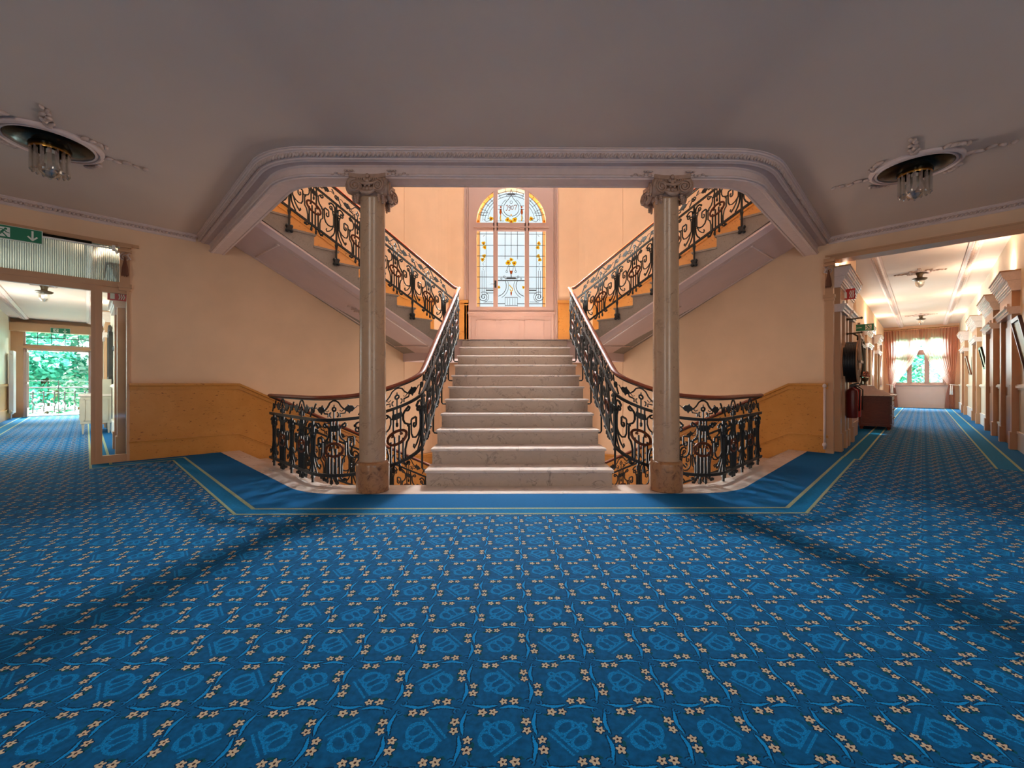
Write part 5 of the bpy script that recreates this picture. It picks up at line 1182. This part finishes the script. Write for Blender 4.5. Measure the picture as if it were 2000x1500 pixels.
def picture(s, w, z0, z1, label, mat='picture_frame'):
    th = thing('framed_picture', label, 'picture', (s, -2.095, z0), rz=0, M=FR); h = z1-z0
    T_ = Matrix.Rotation(R(-13), 4, 'X'); m_ = MB(); f = .05
    for q in ((-w/2, -w/2+f, 0, h), (w/2-f, w/2, 0, h), (-w/2, w/2, 0, f), (-w/2, w/2, h-f, h)): m_.box(q[0], q[1], 0, .035, q[2], q[3])
    m_.xf(Matrix.Rotation(R(-10), 4, 'X')); m_.build('frame', mat, th)
    m_ = MB(); m_.box(-w/2+f, w/2-f, .008, .014, f, h-f); m_.xf(Matrix.Rotation(R(-10), 4, 'X')); m_.build('picture_sheet', 'wall_pale', th)
    m_ = MB(); m_.box(-w/2+f, w/2-f, .018, .021, f, h-f); m_.xf(Matrix.Rotation(R(-10), 4, 'X')); m_.build('glass', 'clear_glass', th)
picture(7.2, .6, 1.42, 1.95, 'small framed picture tilting forward between the second and third doors on the right', 'bronze_dark')
picture(11.7, .7, 1.35, 1.95, 'reddish framed picture tilting forward beyond the third door on the right')
picture(1.22, .7, 1.15, 2.0, 'dark framed picture tilting from the wall at the right edge of the view')
# ------------------------------------------------------------------ left corridor furniture
cs = thing('console_cabinet', 'grey painted cabinet on tapered legs inside the left corridor', 'cabinet', (5.2, .25, 0), M=FL); B = dict(parent=cs, space=FL)
a, b, c, d = 4.75, 5.95, .03, .50
MB().box(a, b, c, d, .22, .80).build('body', 'grey_paint', **B)
m_ = MB()
for q in ((c+.05, d-.05, .72, .74), (c+.05, d-.05, .28, .30), (c+.05, c+.07, .28, .74), (d-.07, d-.05, .28, .74)): m_.box(a-.012, a, *q)
m_.build('side_panel_moulding', 'grey_paint', **B)
MB().box(a-.03, b+.03, c-.0, d+.03, .80, .84).build('top', 'marble_white', **B)
for x in (a+.04, b-.04):
    for y in (c+.04, d-.04): m_ = MB(); m_.lathe([(.018, 0), (.036, .22)], 4, M=Matrix.Translation((x, y, 0)) @ Matrix.Rotation(R(45), 4, 'Z')); m_.build('leg', 'grey_paint', **B)
for x in (a+.06, a+.64): dr = MB().box(x, x+.52, d, d+.015, .30, .74).build('cabinet_door', 'grey_paint', **B); m_ = MB(); m_.blob((x+.45, d+.028, .52), .015, .015, .015, 8); m_.build('door_knob', 'brass', parent=dr, space=FL, smooth=True)
MB().box(a, b, c, c+.25, .84, 1.16).build('raised_back', 'grey_paint', **B)
tm = thing('table_mirror', 'round white-framed mirror standing on the grey cabinet', 'mirror', (4.86, .17, .84), M=FL)
RM = Matrix.Translation((0, 0, .17)) @ Matrix.Rotation(R(-90), 4, 'Y')
m_ = MB(); m_.tube([RM @ Vector((.125*math.cos(a), .125*math.sin(a), 0)) for a in [2*math.pi*i/28 for i in range(28)]], .016, 7, closed=True); m_.box(-.03, .03, -.05, .05, 0, .03); m_.build('frame', 'white_paint', tm, smooth=40); m_ = MB(); m_.lathe([(.105, .012), (.105, .016)], 28, M=RM); m_.build('mirror_glass', 'mirror', tm)
mi = thing('wall_mirror', 'tall pier mirror with carved crest over the grey cabinet in the left corridor', 'mirror', (5.3, .0, 1.16), M=FL); B = dict(parent=mi, space=FL)
m_ = MB()
for q in ((4.85, 4.93, 1.16, 2.2), (5.77, 5.85, 1.16, 2.2), (4.85, 5.85, 2.12, 2.2), (4.85, 5.85, 1.16, 1.22)): m_.box(q[0], q[1], .01, .07, q[2], q[3])
for k_ in range(9): m_.blob((4.98+k_*.09, .04, 2.22+.12*math.sin(math.pi*(k_+.5)/9)), .055, .035, .05, 6)
m_.build('frame', 'iron', smooth=40, **B); MB().box(4.93, 5.77, .03, .04, 1.22, 2.12).build('mirror_glass', 'mirror', **B)
m_ = MB(); m_.lathe([(.13, 0), (.14, .03), (.12, .06), (.05, .075), (.03, .10)], 24, M=Matrix.Translation((2.1, 0, 1.66)) @ Matrix.Rotation(R(-90), 4, 'X')); tag(m_.build('alarm_bell', 'black_plastic', M=FL, smooth=40), 'round dark alarm bell on the left corridor wall behind the side glass', 'alarm bell')
rd = thing('radiator', 'tall white column radiator on the far left corridor wall', 'radiator', (11.9, 2.02, .15), M=FL); B = dict(parent=rd, space=FL)
for k_ in range(8): m_ = MB(); m_.box(11.55+k_*.08, 11.61+k_*.08, 1.93, 2.02, .18, 2.05); m_.build('radiator_column', 'white_paint', **B)
m_ = MB(); m_.tube([(11.5, 1.97, .25), (12.2, 1.97, .25)], .022, 8); m_.tube([(11.5, 1.97, 1.95), (12.2, 1.97, 1.95)], .022, 8); m_.tube([(11.5, 1.97, .25), (11.5, 1.97, .02)], .016, 8); m_.blob((11.5, 1.95, .2), .035, .035, .05, 8); m_.build('pipes', 'white_paint', smooth=True, **B)

for i_, s_ in enumerate((7.75, 11.2, 15.3)):  # frames added around the right corridor fill lights; the wall behind stays closed
    m_ = MB()
    for q in ((s_-.62, s_-.55, .95, 2.75), (s_+.55, s_+.62, .95, 2.75), (s_-.62, s_+.62, 2.7, 2.76), (s_-.62, s_+.62, .94, 1.0)): m_.box(q[0], q[1], .24, .295, q[2], q[3])
    st(m_.build('window_%d' % (9+i_), 'window_wood', M=FR))
# added window frames on unseen closed walls, set around the fill lights
for i_, s_ in enumerate((3.2, 6.6)):
    m_ = MB()
    for q in ((s_-.62, s_-.55, .85, 2.65), (s_+.55, s_+.62, .85, 2.65), (s_-.62, s_+.62, 2.6, 2.66), (s_-.62, s_+.62, .84, .90)): m_.box(q[0], q[1], 2.03, 2.08, q[2], q[3])
    st(m_.build('window_%d' % (7+i_), 'window_wood', M=FL))
m_ = MB()
for q in ((-.92, -.85, -.7, .9), (.85, .92, -.7, .9), (-.92, .92, .86, .92), (-.92, .92, -.72, -.66)): m_.box(q[0], q[1], 9.28, 9.39, q[2], q[3])
st(m_.build('window_4', 'window_wood'))
